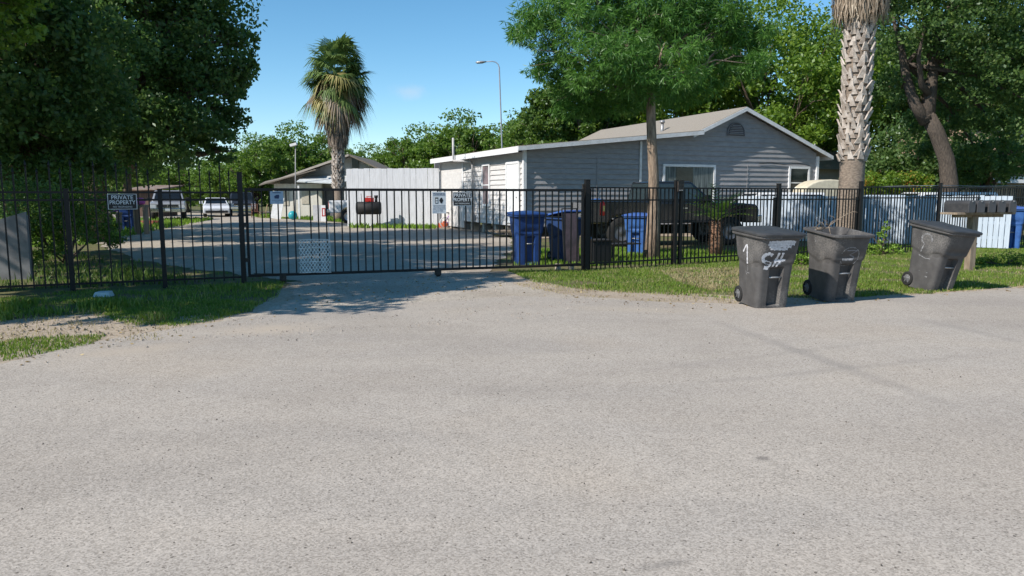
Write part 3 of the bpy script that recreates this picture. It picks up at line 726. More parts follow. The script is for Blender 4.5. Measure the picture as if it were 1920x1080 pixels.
# side coordinates: x grows towards the back, so the front corner is negative
one = [('L', [[(.09, .76), (.02, .86), (-.005, .87), (-.005, .80), (-.005, .66), (-.008, .60)]], .034, WPAINT),
       ('L', [[(.0, .58), (.0, .50)], [(.06, .47), (-.05, .47)], [(.05, .49), (.02, .44)]], .016, WCHALK),
       ('F', [[(-.18, .945), (.02, .955), (.20, .95)], [(-.19, .915), (.19, .925)], [(-.17, .885), (.0, .89), (.15, .885)], [(-.15, .86), (.0, .85), (.10, .855)]], .05, WPAINT),
       ('F', [[(-.10, .76), (-.15, .79), (-.22, .77), (-.25, .73), (-.23, .68), (-.17, .66), (-.12, .645), (-.13, .61), (-.18, .58), (-.22, .59)]], .062, WPAINT),
       ('F', [[(-.01, .80), (-.02, .72), (-.05, .65), (-.09, .58)], [(.05, .80), (.045, .70), (.0, .62), (-.04, .60)], [(-.06, .68), (.11, .69)], [(-.02, .655), (.05, .65)]], .042, WPAINT)]
three = [('L', [[(.06, .93), (.06, .84)]], .012, WCHALK),
         ('F', [[(-.06, .80), (.10, .80), (.0, .73), (.08, .70), (.07, .66), (-.02, .655)]], .014, M('faint_paint', (.20, .21, .24), .8)),
         ('F', [[(-.10 + .022 * k, .675), (-.095 + .022 * k, .64)] for k in range(8)], .012, WPAINT),
         ('F', [arc(0, .70, .15, -160, 160, 24, 1.0)], .014, WCHALK)]
two = [('L', [arc(.0, .84, .085, 190, -60, 18, .9), [(.03, .76), (.06, .66), (.075, .60)], [(.11, .56), (-.02, .53), (-.12, .54)]], .020, WCHALK),
       ('L', [arc(.0, .84, .10, 190, -40, 18, .9)], .010, WCHALK), ('L', [[(-.1, .30), (-.14, .31)], [(-.1, .24), (-.15, .24)], [(.05, .3), (.03, .31)]], .02, WCHALK)]
cart('dark grey wheeled cart with painted number one and white paint smears at the road edge', (3.73, 10.92, .03), R(12), marks=one, sc=.98, tilt=(R(3.5), 0))
cart('dark grey wheeled cart standing open with sticks in it by the road', (5.02, 11.56, .035), R(11), lid='open', marks=three, sc=.98, tilt=(R(6), 0))
cart('dark grey wheeled cart leaning on the grass in front of the mailboxes', (7.32, 12.9, .0), R(18), marks=two, tilt=(R(9), R(4)), sc=1.0)
# sticks in the open cart
rg = random.Random(4)
for i, (lab, pts) in enumerate([('thin dry branch curling up out of the open cart', [(0, 0, .3), (.03, .02, .9), (-.02, .05, 1.13), (.08, .02, 1.22), (.25, 0, 1.33), (.36, .02, 1.36)]),
                                ('bundle of short dry twigs at the left rim of the open cart', [(-.25, .1, .9), (-.25, -.0, 1.08), (-.17, -.05, 1.12), (-.1, .0, 1.1), (-.18, .08, 1.06), (-.24, .0, 1.12), (-.12, .02, 1.05)])]):
    mb = MB(); mb.tube(pts, [.007] * len(pts), 5)
    for k in range(9):
        q = Vector(pts[rg.randrange(2, len(pts) - 1)]); e = q + Vector((rg.uniform(-.12, .14), rg.uniform(-.1, .1), rg.uniform(-.02, .12)))
        mb.tube([q, q.lerp(e, .5) + Vector((0, 0, .02)), e], [.005, .004, .002], 4)
    o = mb.build('branch', WOOD); o.location = (4.98, 11.56, .03); tag(o, lab, 'branch')
# carts inside the fence
g = gnd(988, 497)
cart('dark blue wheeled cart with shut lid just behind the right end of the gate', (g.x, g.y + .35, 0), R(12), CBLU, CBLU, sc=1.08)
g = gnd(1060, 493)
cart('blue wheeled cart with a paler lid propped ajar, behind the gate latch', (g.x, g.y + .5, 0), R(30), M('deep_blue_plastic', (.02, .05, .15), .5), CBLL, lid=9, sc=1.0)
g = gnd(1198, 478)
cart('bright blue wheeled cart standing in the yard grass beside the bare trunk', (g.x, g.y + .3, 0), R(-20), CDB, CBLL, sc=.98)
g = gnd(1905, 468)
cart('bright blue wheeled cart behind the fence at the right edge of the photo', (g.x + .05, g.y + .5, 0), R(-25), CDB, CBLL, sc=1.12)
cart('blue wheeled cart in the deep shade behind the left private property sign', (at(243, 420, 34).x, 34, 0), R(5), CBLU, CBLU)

# leaning framed panel, gate opener, low table, extinguisher
g = gnd(1073, 497)
t = thing('leaning_panel', 'brown weathered panel in a thin black frame leaning inside the gate latch', 'panel', (g.x, g.y + .1, 0), R(25)); t.rotation_euler.x = R(-7)
MB().box((0, 0, .62), (.38, .02, 1.2)).build('board', M('purple_brown_board', (.12, .085, .10), .7, col2=(.06, .05, .055), scale=3), t)
fr = MB()
for x in (-.2, .2): fr.box((x, -.005, .66), (.018, .03, 1.32))
fr.box((0, -.005, 1.33), (.418, .03, .02)); fr.build('frame', PLAS, t)
for px, lab in ((1046, 'left'), (1071, 'right')):
    g = gnd(px, 505); o = MB().box((0, 0, .06), (.10, .10, .13)).build('block', M('concrete_block', (.42, .36, .29), .9)); o.location = (g.x, g.y, 0); o.rotation_euler.z = .3
    tag(o, f'small pale concrete block in the grass under the gate latch, {lab} of the pair', 'block')
g = gnd(1125, 500)
t = thing('gate_opener', 'black gate opener cabinet low behind the fence right of the gate post', 'gate opener', (g.x, g.y + .45, 0), R(25))
MB().box((0, 0, .28), (.52, .4, .56)).build('cabinet', PLAS, t, .02); MB().box((0, 0, .585), (.56, .44, .05)).build('lid', BLKW, t, .015)
g = gnd(1185, 488)
t = thing('metal_table', 'low black metal stand on the yard grass in front of the bright blue cart', 'stand', (g.x - .25, g.y, 0), R(25))
MB().box((0, 0, .42), (.85, .4, .03)).build('top', BLKW, t)
for x in (-.4, .4):
    for y in (-.17, .17): MB().box((x, y, .2), (.03, .03, .41)).build('leg', BLKW, t)
loc, rz = place_on(1131.5, 390, r0, dr, .06)
t = thing('fire_extinguisher', 'small red fire extinguisher hung on the fence right of the gate', 'fire extinguisher', loc, rz)
MB().lathe([(0, -.17), (.05, -.165), (.058, -.14), (.058, .09), (.045, .125), (.02, .14), (.02, .16), (0, .16)], n=18).build('bottle', M('extinguisher_red', (.62, .03, .02), .35), t)
MB().box((0, -.0, .175), (.03, .07, .03)).tube([(0, 0, .16), (0, .0, .21)], .012, 8).build('valve', STEEL, t)
MB().box((0, -.0585, -.01), (.045, .004, .12)).build('label_plate', M('yellow_label', (.5, .42, .12), .6), t)
# the white foam block lying on the left verge
g = gnd(195, 556)
o = MB().hexa([(-.14, -.1, 0), (.14, -.1, 0), (.13, .1, 0), (-.13, .1, 0)], [(-.11, -.07, .08), (.12, -.08, .075), (.1, .08, .09), (-.1, .07, .085)]).build('foam_block', M('foam', (.5, .56, .58), .8), None, .01)
o.location = (g.x, g.y, 0); tag(o, 'small pale foam block lying in the weeds before the left fence', 'foam block')
# grey plywood panel at the far left
t = thing('plywood_panel', 'grey plywood panel with a sloping top behind the fence at the left edge', 'panel', (0, 0, 0))
a = gnd(60, 523); b = at(-60, 560, 13.0); b = Vector((a.x - 1.9, a.y - .5, 0))
zt = at(54, 397, a.y).z; mbp = MB()
mbp.hexa([(a.x, a.y, 0), (b.x, b.y, 0), (b.x, b.y - .03, 0), (a.x, a.y - .03, 0)], [(a.x, a.y, zt), (b.x, b.y, zt - .62), (b.x, b.y - .03, zt - .62), (a.x, a.y - .03, zt)])
mbp.build('board', GWOOD, t)
for k in (0.02, .5, .98):
    q = a.lerp(b, k); MB().box((q.x, q.y + .04, (zt - .62 * k) / 2 - .03), (.09, .06, zt - .62 * k - .05)).build('batten', GWOOD, t)

# ------------------------------------------------------------------ mailboxes
g = gnd(1817, 506); mrz = R(14)
t = thing('mailbox_stand', 'weathered wooden post and plank carrying the row of mailboxes', 'mailbox stand', (g.x, g.y, 0), mrz)
MB().box((0, 0, .58), (.15, .15, 1.2)).build('post', WOOD, t, .006)
MB().box((.12, 0, 1.245), (1.55, .46, .045)).build('plank', WOOD, t, .004)
MB().box((.12, -.0, 1.19), (1.3, .09, .065)).build('beam', WOOD, t)
g0 = g; names = ['leftmost', 'second from the left', 'middle one', 'second from the right', 'rightmost']
MBX = M('mailbox_black', (.03, .031, .035), .5, col2=(.05, .05, .052), scale=10)
for i in range(5):
    off = Vector((-.40 + i * .275, -.0, 1.19)); off.rotate(Matrix.Rotation(mrz, 3, 'Z')); off.z = 1.19
    hgt = [0, .0, .01, .0, .02][i]
    lab = {0: 'black rounded mailbox at the left end of the plank, its long side showing', 4: 'black mailbox at the right end of the plank'}.get(i, f'black mailbox in the plank row, the {names[i]} of five')
    t = thing('mailbox', lab, 'mailbox', (g0.x + off.x, g0.y + off.y, 1.269), mrz + R([5, -2, 1, -3, 2][i]), 'black mailboxes on the plank')
    W2, Hh = .088, .18; poly = [(-W2, 0), (W2, 0), (W2, Hh)] + [(W2 * math.cos(R(a)), Hh + W2 * math.sin(R(a)) * .9) for a in range(20, 180, 20)] + [(-W2, Hh)]
    MB().prism(poly, -.30, .30).build('box', MBX, t)
    p2 = [(x * 1.06, z * 1.03 + .002) for x, z in poly]; MB().prism(p2, -.322, -.3005).build('door', M('mailbox_door', (.075, .075, .082), .45), t)
    MB().box((0, -.33, .24), (.03, .014, .03)).build('latch', STEEL, t)
    MB().box((W2 + .006, -.2, .18), (.005, .02, .15)).box((W2 + .006, -.22, .25), (.005, .06, .035)).build('flag', BLKW if i % 2 else STEEL, t)

# ------------------------------------------------------------------ main house
HX, HY, HA = .5, 28.6, R(23)
HL, HD2, BRK, RDG = 14.55, 10.6, 7.88, 10.2
house = thing('house', 'long grey single storey house with clapboard siding and white trim behind the yard', 'house', (HX, HY, 0), HA)
BD = .205
def xr(z):      # clapboard extent under the roofline at height z
    xl = 0 if z < 3.40 else ((z - 3.40) / .102 if z < 4.20 else RDG - (5.25 - z) / .45)
    return xl, min(HL, RDG + (5.25 - z) / .39)
def lap(mb, ax, a0, b0, a1, b1, z):
    o0, o1, w_ = -.05, -.008, .05
    if ax == 'x': mb.hexa([(a0, o0, z), (b0, o0, z), (b0, w_, z), (a0, w_, z)], [(a1, o1, z + BD + .004), (b1, o1, z + BD + .004), (b1, w_, z + BD + .004), (a1, w_, z + BD + .004)])
    else: mb.hexa([(o0, a0, z), (w_, a0, z), (w_, b0, z), (o0, b0, z)], [(o1, a1, z + BD + .004), (w_, a1, z + BD + .004), (w_, b1, z + BD + .004), (o1, b1, z + BD + .004)])
fw = MB(); z = .42
while z < 5.2:
    if z < 3.1: lap(fw, 'x', 0, HL, 0, HL, z)
    else:
        a0, b0 = xr(z); a1, b1 = xr(min(5.24, z + BD))
        if b1 > a1: lap(fw, 'x', a0, b0, a1, b1, z)
    z += BD
fw.build('front_wall', SIDG, house)
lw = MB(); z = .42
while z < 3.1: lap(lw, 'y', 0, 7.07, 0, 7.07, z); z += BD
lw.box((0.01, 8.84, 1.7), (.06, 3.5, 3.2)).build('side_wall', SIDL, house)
MB().box((HL / 2, 11.7, 1.9), (HL, .1, 2.9)).build('rear_wall', SIDG, house)
MB().box((HL - .06, 5.9, 1.9), (.1, 11.5, 2.9)).build('end_wall', SIDG, house)
ins = MB(); ins.prism([(0.12, .5), (HL - .15, .5), (HL - .15, 3.2), (RDG, 5.0), (BRK, 4.0), (.12, 3.2)], .12, .18); ins.build('inner_wall', M('inner', (.05, .05, .05), .9), house)
for c, d_ in (((-.05, -.05, 1.9), (.13, .13, 2.95)), ((HL + .03, -.05, 1.9), (.13, .13, 2.95)), ((-.045, 7.07, 1.9), (.05, .11, 2.9)), ((-.045, 10.58, 1.75), (.06, .10, 3.1)), ((5.13, -.06, 2.2), (.10, .03, 3.2))):
    MB().box(c, d_).build('corner_trim', WHT, house)
PIER = M('pier_block', (.40, .36, .31), .9)
for y in (.6, 1.9, 3.2, 4.6, 6.1, 7.6, 9.2): MB().box((.2, y, .2), (.35, .25, .45)).build('foundation_pier', PIER, house)
for x in (2, 4, 6, 8, 10, 12, 14): MB().box((x, .2, .2), (.3, .3, .45)).build('foundation_pier', PIER, house)
def slab(mb, x0, z0, x1, z1, y0, y1, th=.06):
    mb.hexa([(x0, y0, z0 - th), (x1, y0, z1 - th), (x1, y1, z1 - th), (x0, y1, z0 - th)], [(x0, y0, z0), (x1, y0, z1), (x1, y1, z1), (x0, y1, z0)])
OV = .34
rf = MB(); slab(rf, -.42, 3.47, BRK + .1, 4.315, -OV - .04, 11.0); slab(rf, BRK - .4, 4.17, RDG, 5.38, -OV, 12.1); slab(rf, RDG, 5.38, 15.2, 3.42, -OV, 12.1)
rf.build('roof', SHIN, house)
def fascia(nm, x0, z0, x1, z1, y, h=.17, t_=.03):
    fa = MB(); fa.hexa([(x0, y - t_, z0 - h), (x1, y - t_, z1 - h), (x1, y, z1 - h), (x0, y, z0 - h)], [(x0, y - t_, z0), (x1, y - t_, z1), (x1, y, z1), (x0, y, z0)]).build(nm, WHT, house)
fascia('fascia', -.45, 3.44, BRK + .1, 4.29, -OV - .042, .155); fascia('fascia', BRK - .38, 4.16, RDG, 5.355, -OV - .002, .16); fascia('fascia', RDG, 5.355, 15.23, 3.395, -OV - .002, .16)
MB().box((-.445, 5.3, 3.34), (.03, 11.3, .22)).build('fascia', WHT, house); MB().box((15.215, 5.9, 3.31), (.03, 12.4, .18)).build('fascia', WHT, house)
def window(px0, px1, z0, z1, wall, name='window', glass=GLS, mid=True):
    fr = MB(); w_ = px1 - px0; cx = (px0 + px1) / 2; cz = (z0 + z1) / 2; h = z1 - z0; tr = .10
    def B(c, d_):     # c = (along, out, z)
        if wall == 'F': fr.box((c[0], -.06 - c[1], c[2]), (d_[0], d_[1], d_[2]))
        else: fr.box((-.06 - c[1], c[0], c[2]), (d_[1], d_[0], d_[2]))
    for s_ in (-1, 1): B((cx + s_ * w_ / 2, .0, cz), (tr, .07, h + tr))
    B((cx, .002, z1), (w_ - tr - .004, .07, tr)); B((cx, .006, z0), (w_ - tr - .004, .10, tr))
    if mid: B((cx, -.006, cz), (w_ - tr, .04, .045))
    f_ = fr.build(name, WHT, house); g_ = MB()
    if wall == 'F': g_.box((cx, -.055, cz), (w_ - .02, .012, h - .02))
    else: g_.box((-.055, cx, cz), (.012, w_ - .02, h - .02))
    g_.build('pane', glass, f_)
    return f_
pw_ = window(6.26, 8.83, 1.35, 2.86, 'F', 'picture_window', CURT, False)
MB().box((7.3, -.066, 2.1), (.85, .008, 1.35)).build('pane', GLS, pw_)
window(12.98, 14.1, 1.5, 2.86, 'F')
window(3.6, 4.41, 1.2, 2.93, 'L', 'window', M('rosy_glass', (.20, .14, .15), .15, col2=(.10, .08, .09), scale=2))
dw = MB().box((-.065, 1.05, 1.68), (.05, 1.16, 2.3)).build('door', M('white_door', (.80, .82, .84), .4), house)
MB().box((-.105, .6, 1.55), (.05, .05, .05)).build('handle', STEEL, dw)
dfm = MB()
for y in (.42, 1.68): dfm.box((-.07, y, 1.72), (.07, .09, 2.42))
dfm.box((-.07, 1.05, 2.9), (.07, 1.17, .10)); dfm.build('door_frame', WHT, house)
ac = MB().box((13.6, -.26, 1.78), (.60, .40, .40)).build('air_conditioner', WHT, house, .02)
MB().box((13.6, -.465, 1.78), (.48, .012, .3)).build('grille', STEEL, ac)
av = [(9.89 - .43, 4.17), (9.89 + .43, 4.17)] + [(9.89 + .43 * math.cos(R(a)), 4.27 + .43 * math.sin(R(a))) for a in range(0, 181, 15)]
gv = MB().prism(av, -.075, -.03).build('gable_vent', M('vent_dark', (.10, .10, .11), .8), house)
lv = MB()
for k in range(6):
    z = 4.24 + k * .072; hw_ = .37 * math.sqrt(max(.05, 1 - ((z - 4.24) / .45) ** 2)); lv.box((9.89, -.10, z), (hw_ * 2, .05, .018), rot=Matrix.Rotation(R(35), 3, 'X'))
lv.build('louvres', SIDG, gv)
MB().tube([(9.89 - .45, -.09, 4.16)] + [(9.89 + .45 * math.cos(R(a)), -.09, 4.27 + .45 * math.sin(R(a))) for a in range(180, -1, -15)] + [(9.89 + .45, -.09, 4.16)], .028, 6).build('vent_frame', M('vent_grey', (.20, .20, .215), .6), gv)
MB().tube([(11.2, -.07, 3.0), (11.9, -.075, 3.06), (12.6, -.075, 2.98), (13.4, -.08, 3.05), (14.1, -.08, 2.97)], .012, 5).build('service_cable', PLAS, house)
for x in (10.6, 3.1): MB().box((x, -.062, 2.0), (.018, .012, 1.9 if x > 5 else 2.2)).build('siding_joint', SIDG, house)
MB().tube([(-.13, 5.52, .25), (-.13, 5.52, 3.0), (-.2, 5.52, 3.12), (-.38, 6.0, 3.16), (-.55, 6.9, 3.2), (-.56, 6.92, 3.3), (-.56, 6.92, 4.25)], .052, 10).build('service_conduit', M('conduit', (.50, .49, .49), .6), house)
MB().box((-.13, 5.52, .6), (.12, .25, .35)).build('meter_box', STEEL, house)
for x, y, zt_ in ((8.35, 3.2, 5.05), (11.0, 8, 5.6)): MB().tube([(x, y, 4.2), (x, y, zt_ - .1)], .07, 10).tube([(x, y, zt_ - .12), (x, y, zt_)], [.13, .10], 10).build('roof_vent', STEEL, house)
MB().box((-.55, 1.0, .22), (0.9, 1.3, .06)).build('step', WOOD, house)

# second house behind at right
t = thing('house', 'small grey house with brown shingled hip roof half hidden behind the palm trunk', 'house', (at(1560, 340, 50).x, 50, 0), R(30))
MB().box((0, 3, 1.65), (7, 6, 3.3)).build('wall', M('grey_green_wall', (.36, .38, .36), .8), t)
MB().hexa([(-4, -.5, 3.3), (4, -.5, 3.3), (4, 6.5, 3.3), (-4, 6.5, 3.3)], [(-2.2, 2.9, 5.5), (1.5, 2.9, 5.5), (1.5, 3.1, 5.5), (-2.2, 3.1, 5.5)]).build('roof', SHIN, t)
for x in (-2.6, -.9): MB().box((x, -.03, 1.75), (1.15, .05, 2.3)).build('door', M('grey_door', (.30, .34, .33), .6), t)
MB().tube([(-2.6, 1.2, 4.2), (-2.6, 1.2, 5.6)], .08, 10).tube([(-2.6, 1.2, 5.55), (-2.6, 1.2, 5.75)], .16, 10).build('roof_vent', STEEL, t)
a = at(1527, 290, 46)
o = MB().tube([(0, 0, 0), (0, 0, 7.3)], [.045, .02], 8).build('antenna_mast', STEEL); o.location = (a.x, 46, 0); tag(o, 'thin metal mast rising behind the right end of the grey house roof', 'mast')
# cream dome cover
g = at(1560, 400, 33)
t = thing('covered_tank', 'cream coloured arched cover standing behind the white board fence', 'tank cover', (g.x - .1, 33, 0), R(10))
poly = [(-1.3, 0), (1.3, 0), (1.3, 1.7)] + [(1.3 * math.cos(R(a)), 1.7 + .62 * math.sin(R(a))) for a in range(15, 180, 15)] + [(-1.3, 1.7)]
MB().prism(poly, 0, 1.8).build('cover', M('cream_canvas', (.62, .57, .45), .7), t, .05)
MB().prism([(-1.34, 0), (1.34, 0), (1.34, .12), (-1.34, .12)], -.04, 1.84).build('base', STEEL, t)
# neighbour house far right
t = thing('house', 'pale house with tan roof showing through the trees at the right edge', 'house', (at(1960, 340, 44).x, 44, 0), R(12))
MB().box((0, 3, 1.5), (13, 6, 3.0)).build('wall', M('cream_wall', (.55, .50, .44), .8), t)
MB().prism([(-.8, 3.0), (3.0, 5.6), (6.8, 3.0), (6.8, 2.85), (-.8, 2.85)], -7, 7, 'X').build('roof', M('tan_shingles', (.40, .29, .21), .9, col2=(.3, .21, .15), scale=12), t)
for x in (-4.5, -1.5): MB().box((x, -.03, 1.6), (1, .06, 1.1)).build('window', GLS, t)
o = MB().box((0, 0, 0), (9, .1, .35)).build('carport_beam', WHT, t); o.location = (-2, -2.6, 2.45)
MB().box((-2, -1.4, 2.72), (9.4, 2.7, .08)).build('carport_roof', M('dark_metal', (.08, .08, .085), .6), t)
for x in (-6.2, 2.2): MB().box((x, -2.6, 1.2), (.1, .1, 2.3)).build('carport_post', WHT, t)

# ------------------------------------------------------------------ board fences
def boards(name, label, a, b, h0, h1, bw, mat, gap=.006, postm=None):
    a, b = Vector(a), Vector(b); dv = b - a; L = dv.length; t = thing(name, label, 'fence', (a.x, a.y, 0), math.atan2(dv.y, dv.x)); mb = MB(); x = 0; rg = random.Random(3)
    while x < L:
        h = h0 + (h1 - h0) * x / L + rg.uniform(-.018, .018)
        mb.box((x + bw / 2, rg.uniform(-.006, .006), h / 2 + .02), (bw - gap - rg.uniform(0, .006), .02, h - .04), rot=Matrix.Rotation(rg.uniform(-.006, .006), 3, 'Y')); x += bw
    mb.build('boards', mat, t)
    for z in (.35, h0 * .5, h0 - .35): MB().box((L / 2, .035, z), (L, .04, .09)).build('rail', mat, t)
    n = int(L / 2.4) + 1
    for i in range(n + 1): MB().box((L * i / n, .09, h0 / 2), (.09, .09, h0 - .05)).build('post', mat, t)
    return t
a = gnd(653, 425).xy; b = Vector((-3.9, 38.2))
boards('board_fence', 'tall whitewashed board fence joining the left end of the grey house', a, b, 2.98, 2.98, .30, WHTD)
w0 = Vector((at(1385, 400, 27.5).x, 27.5)); w1 = gnd(1882, 468).xy
boards('board_fence', 'waist high pale board fence behind the palm trunk and mailboxes', w0, w1, 1.6, 1.62, .145, M('shade_tinted_boards', (.47, .54, .62), .75, col2=(.40, .47, .55), scale=3, stretch=(6, 6, .6)), .012)  # white boards, the bluish shade on them put into the colour

# ------------------------------------------------------------------ far house at left
t = thing('house', 'small white house with brown gable roof behind the far palm', 'house', (at(652, 400, 52).x, 52, 0), R(0))
def FL(px, py, Y=52): p = at(px, py, Y); return (p.x - t.location.x, p.z)
ap = FL(655, 290); le = FL(508, 343); ri = FL(735, 330)
poly = [(le[0] + .5, .2), (ri[0], .2), (ri[0], ri[1] - .1), (ap[0], ap[1] - .12), (le[0] + .5, le[1] + .1)]
MB().prism(poly, .4, .5).build('gable_wall', M('beige_gable', (.42, .40, .36), .8, col2=(.36, .34, .31)), t)
MB().box((le[0] + 1.9, .1, 1.25), (3.3, .5, 2.3)).build('wall', M('white_panel_wall', (.66, .64, .58), .7, col2=(.58, .56, .50), scale=1.2, stretch=(4, 1, .3)), t)
rfm = MB()
for (x0, z0, x1, z1) in ((le[0] - .15, le[1], ap[0], ap[1]), (ap[0], ap[1], ri[0] + .2, ri[1])):
    rfm.hexa([(x0, -.2, z0 - .08), (x1, -.2, z1 - .08), (x1, 9, z1 - .08), (x0, 9, z0 - .08)], [(x0, -.2, z0 + .04), (x1, -.2, z1 + .04), (x1, 9, z1 + .04), (x0, 9, z0 + .04)])
rfm.build('roof', SHD, t)
fm = MB(); fm.hexa([(le[0] - .15, -.23, le[1] - .1), (ap[0], -.23, ap[1] - .1), (ap[0], -.2, ap[1] - .1), (le[0] - .15, -.2, le[1] - .1)], [(le[0] - .15, -.23, le[1] + .05), (ap[0], -.23, ap[1] + .05), (ap[0], -.2, ap[1] + .05), (le[0] - .15, -.2, le[1] + .05)]); fm.build('fascia', M('grey_fascia', (.42, .38, .34), .8), t)
lr = MB(); lr.hexa([(le[0] - .5, -1.0, 2.25), (le[0] + 3.4, -1.0, 3.3), (le[0] + 3.4, .3, 3.4), (le[0] - .5, .3, 2.5)], [(le[0] - .5, -1.0, 2.33), (le[0] + 3.4, -1.0, 3.38), (le[0] + 3.4, .3, 3.48), (le[0] - .5, .3, 2.58)]); lr.build('porch_roof', SHD, t)
q = FL(664, 302); MB().box((q[0], .35, q[1] - .1), (.45, .06, .7)).build('window', GLS, t)
wl = MB()
for x, z in ((le[0] + 1.0, 1.4), (le[0] + 2.4, 1.5)): MB().box((x, -.17, z), (.5, .04, 1.0)).build('window', M('pale_pane', (.5, .46, .38), .5), t)
q0 = FL(568, 328); q1 = FL(655, 345)
MB().hexa([(q0[0], -1.6, q1[1] + .1), (q1[0], -1.6, q1[1] - .05), (q1[0], .3, q0[1] - .1), (q0[0], .3, q0[1] - .1)], [(q0[0], -1.6, q1[1] + .16), (q1[0], -1.6, q1[1] + .01), (q1[0], .3, q0[1] - .04), (q0[0], .3, q0[1] - .04)]).build('awning', M('white_sheet_metal', (.62, .66, .68), .5, col2=(.45, .47, .47), scale=3), t)
q2 = FL(573, 400)
MB().box((q2[0], -1.5, 1.1), (.12, .12, 2.3)).box((q1[0], -1.5, 1.1), (.12, .12, 2.3)).build('awning_post', WHT, t)
MB().box(((q0[0] + q1[0]) / 2, .2, 1.1), (3.3, .06, 2.0)).build('grey_tarp', M('tarp_grey', (.18, .18, .20), .8, col2=(.13, .13, .15)), t)
# masts and lamps
def mast(label, px, pyb, pyt, Y, r, arm=None, headm=STEEL, leanpx=0):
    b = at(px, pyb, Y); tp = at(px + leanpx, pyt, Y)
    t = thing('street_lamp' if arm else 'lamp_mast', label, 'street lamp' if arm else 'lamp mast', (b.x, Y, 0))
    top = Vector((tp.x - b.x, 0, tp.z))
    pts = [(0, 0, 0), tuple(top * .5), tuple(top)]; rr = [r, r * .8, r * .6]
    if arm:
        k = arm; pts = [(0, 0, 0), tuple(top * .5), tuple(top - Vector((0, 0, .5 * k)))] + [(top.x - k * .55 * (1 - math.cos(R(a))), 0, top.z - .5 * k + .5 * k * math.sin(R(a))) for a in (30, 60, 90)] + [(top.x - k * 1.1, 0, top.z - .02)]
        rr = [r, r * .8, r * .7] + [r * .55] * 4
    MB().tube(pts, rr, 8).build('pole', headm, t)
    e = Vector(pts[-1])
    if arm: MB().tube([e + Vector((.05, 0, 0)), e + Vector((-.2, 0, -.03)), e + Vector((-.5, 0, -.05)), e + Vector((-.6, 0, -.05))], [.05, .13, .12, .03], 10, flat=.6).build('lamp_head', STEEL, t)
    else:
        MB().box(e + Vector((-.12, 0, .1)), (.45, .3, .16), rot=Matrix.Rotation(R(-15), 3, 'Y')).build('lamp_head', WHT, t)
mast('tall thin street lamp with curved arm rising beyond the left end of the grey roof', 946, 400, 115, 46, .055, .75, M('lamp_pole', (.30, .33, .38), .6), -10)
mast('small far street lamp above the grey roof', 1007, 400, 226, 62, .05, .5, STEEL, -3)
mast('slim lamp mast with a white floodlight in front of the far white house', 554, 407, 274, 50, .05, None, M('mast_grey', (.35, .35, .36), .6))
a = at(553, 330, 49.9)
# clutter near the far house
t = thing('barrel_smoker', 'black barrel smoker with short chimney standing against the white board fence', 'smoker', (at(692, 420, 37.5).x, 37.5, 0), R(6))
MB().lathe([(0, -.62), (.27, -.62), (.32, -.59), (.32, .59), (.27, .62), (0, .62)], (0, 0, .98), 'X', 24).build('drum', PLAS, t)
MB().tube([(.38, 0, 1.2), (.38, 0, 1.55)], .07, 10).tube([(.38, 0, 1.5), (.38, 0, 1.62)], .10, 10).build('chimney', PLAS, t)
MB().tube([(-.3, -.3, 1.25), (-.33, -.34, 1.7)], .015, 6).build('handle', BLKW, t)
for x in (-.42, .42):
    for y in (-.22, .22): MB().tube([(x, y * .7, .8), (x * 1.05, y, 0)], .022, 6).build('leg', BLKW, t)
o = MB().box((0, 0, .1), (.42, .25, .2)).tube([(-.1, 0, .2), (-.15, 0, .26), (.1, 0, .26), (.1, 0, .2)], .02, 6).build('fuel_can', REDP, None, .03); o.location = (at(692, 420, 37.5).x + .05, 37.5, 1.30); tag(o, 'red fuel can sitting on top of the barrel smoker', 'fuel can')
def chair(label, px, Y, rz, mat):
    t = thing('garden_chair', label, 'chair', (at(px, 400, Y).x, Y, 0), rz)
    MB().box((0, 0, .42), (.5, .48, .04)).build('seat', mat, t); bk_ = MB()
    for k in range(5): bk_.box((-.2 + k * .1, .26, .70), (.045, .03, .55), rot=Matrix.Rotation(R(-14), 3, 'X'))
    bk_.box((0, .33, .96), (.5, .035, .05)); bk_.build('backrest', mat, t)
    for x in (-.22, .22):
        for y in (-.2, .2): MB().box((x, y, .2), (.04, .04, .42)).build('leg', mat, t)
chair('brown wooden garden chair in the sun beside the far white house', 478, 54, .4, M('brown_chair', (.20, .09, .06), .7))
chair('pale wooden garden chair next to the brown one by the far white house', 493, 53, -1.2, M('tan_chair', (.45, .33, .20), .7))
o = MB().lathe([(.001, -.3), (.15, -.26), (.26, -.15), (.3, 0), (.26, .15), (.15, .26), (.001, .3)], (0, 0, .3), 'Z', 20).build('ball', M('teal_ball', (.02, .32, .38), .4)); o.location = (at(549, 405, 49).x, 49, 0); tag(o, 'teal ball on the grass before the far white house', 'ball')
o = MB().box((0, 0, .75), (.7, .04, 1.5), rot=Matrix.Rotation(R(12), 3, 'Y')).build('loose_board', WHT); o.location = (at(524, 400, 51).x, 50.6, 0); tag(o, 'white board leaning on the wall of the far white house', 'board')
o = MB().box((0, 0, .5), (.6, .05, 1.0)).build('loose_board', M('dull_white', (.5, .5, .52), .7)); o.location = (at(600, 400, 47).x, 46.5, 0); tag(o, 'plain off white board standing left of the red lettered one by the white pickup', 'board')
t = thing('lettered_board', 'white board with a red figure standing on the grass left of the white pickup', 'board', (at(607, 400, 46).x, 46, 0))
MB().box((0, 0, .5), (.36, .04, 1.0)).build('panel', WHT, t)
MB().box((0, -.024, .8), (.2, .006, .06)).box((0, -.024, .35), (.2, .006, .06)).box((-.08, -.026, .57), (.05, .006, .5)).box((.08, -.026, .57), (.05, .006, .5)).build('painted_mark', REDP, t)
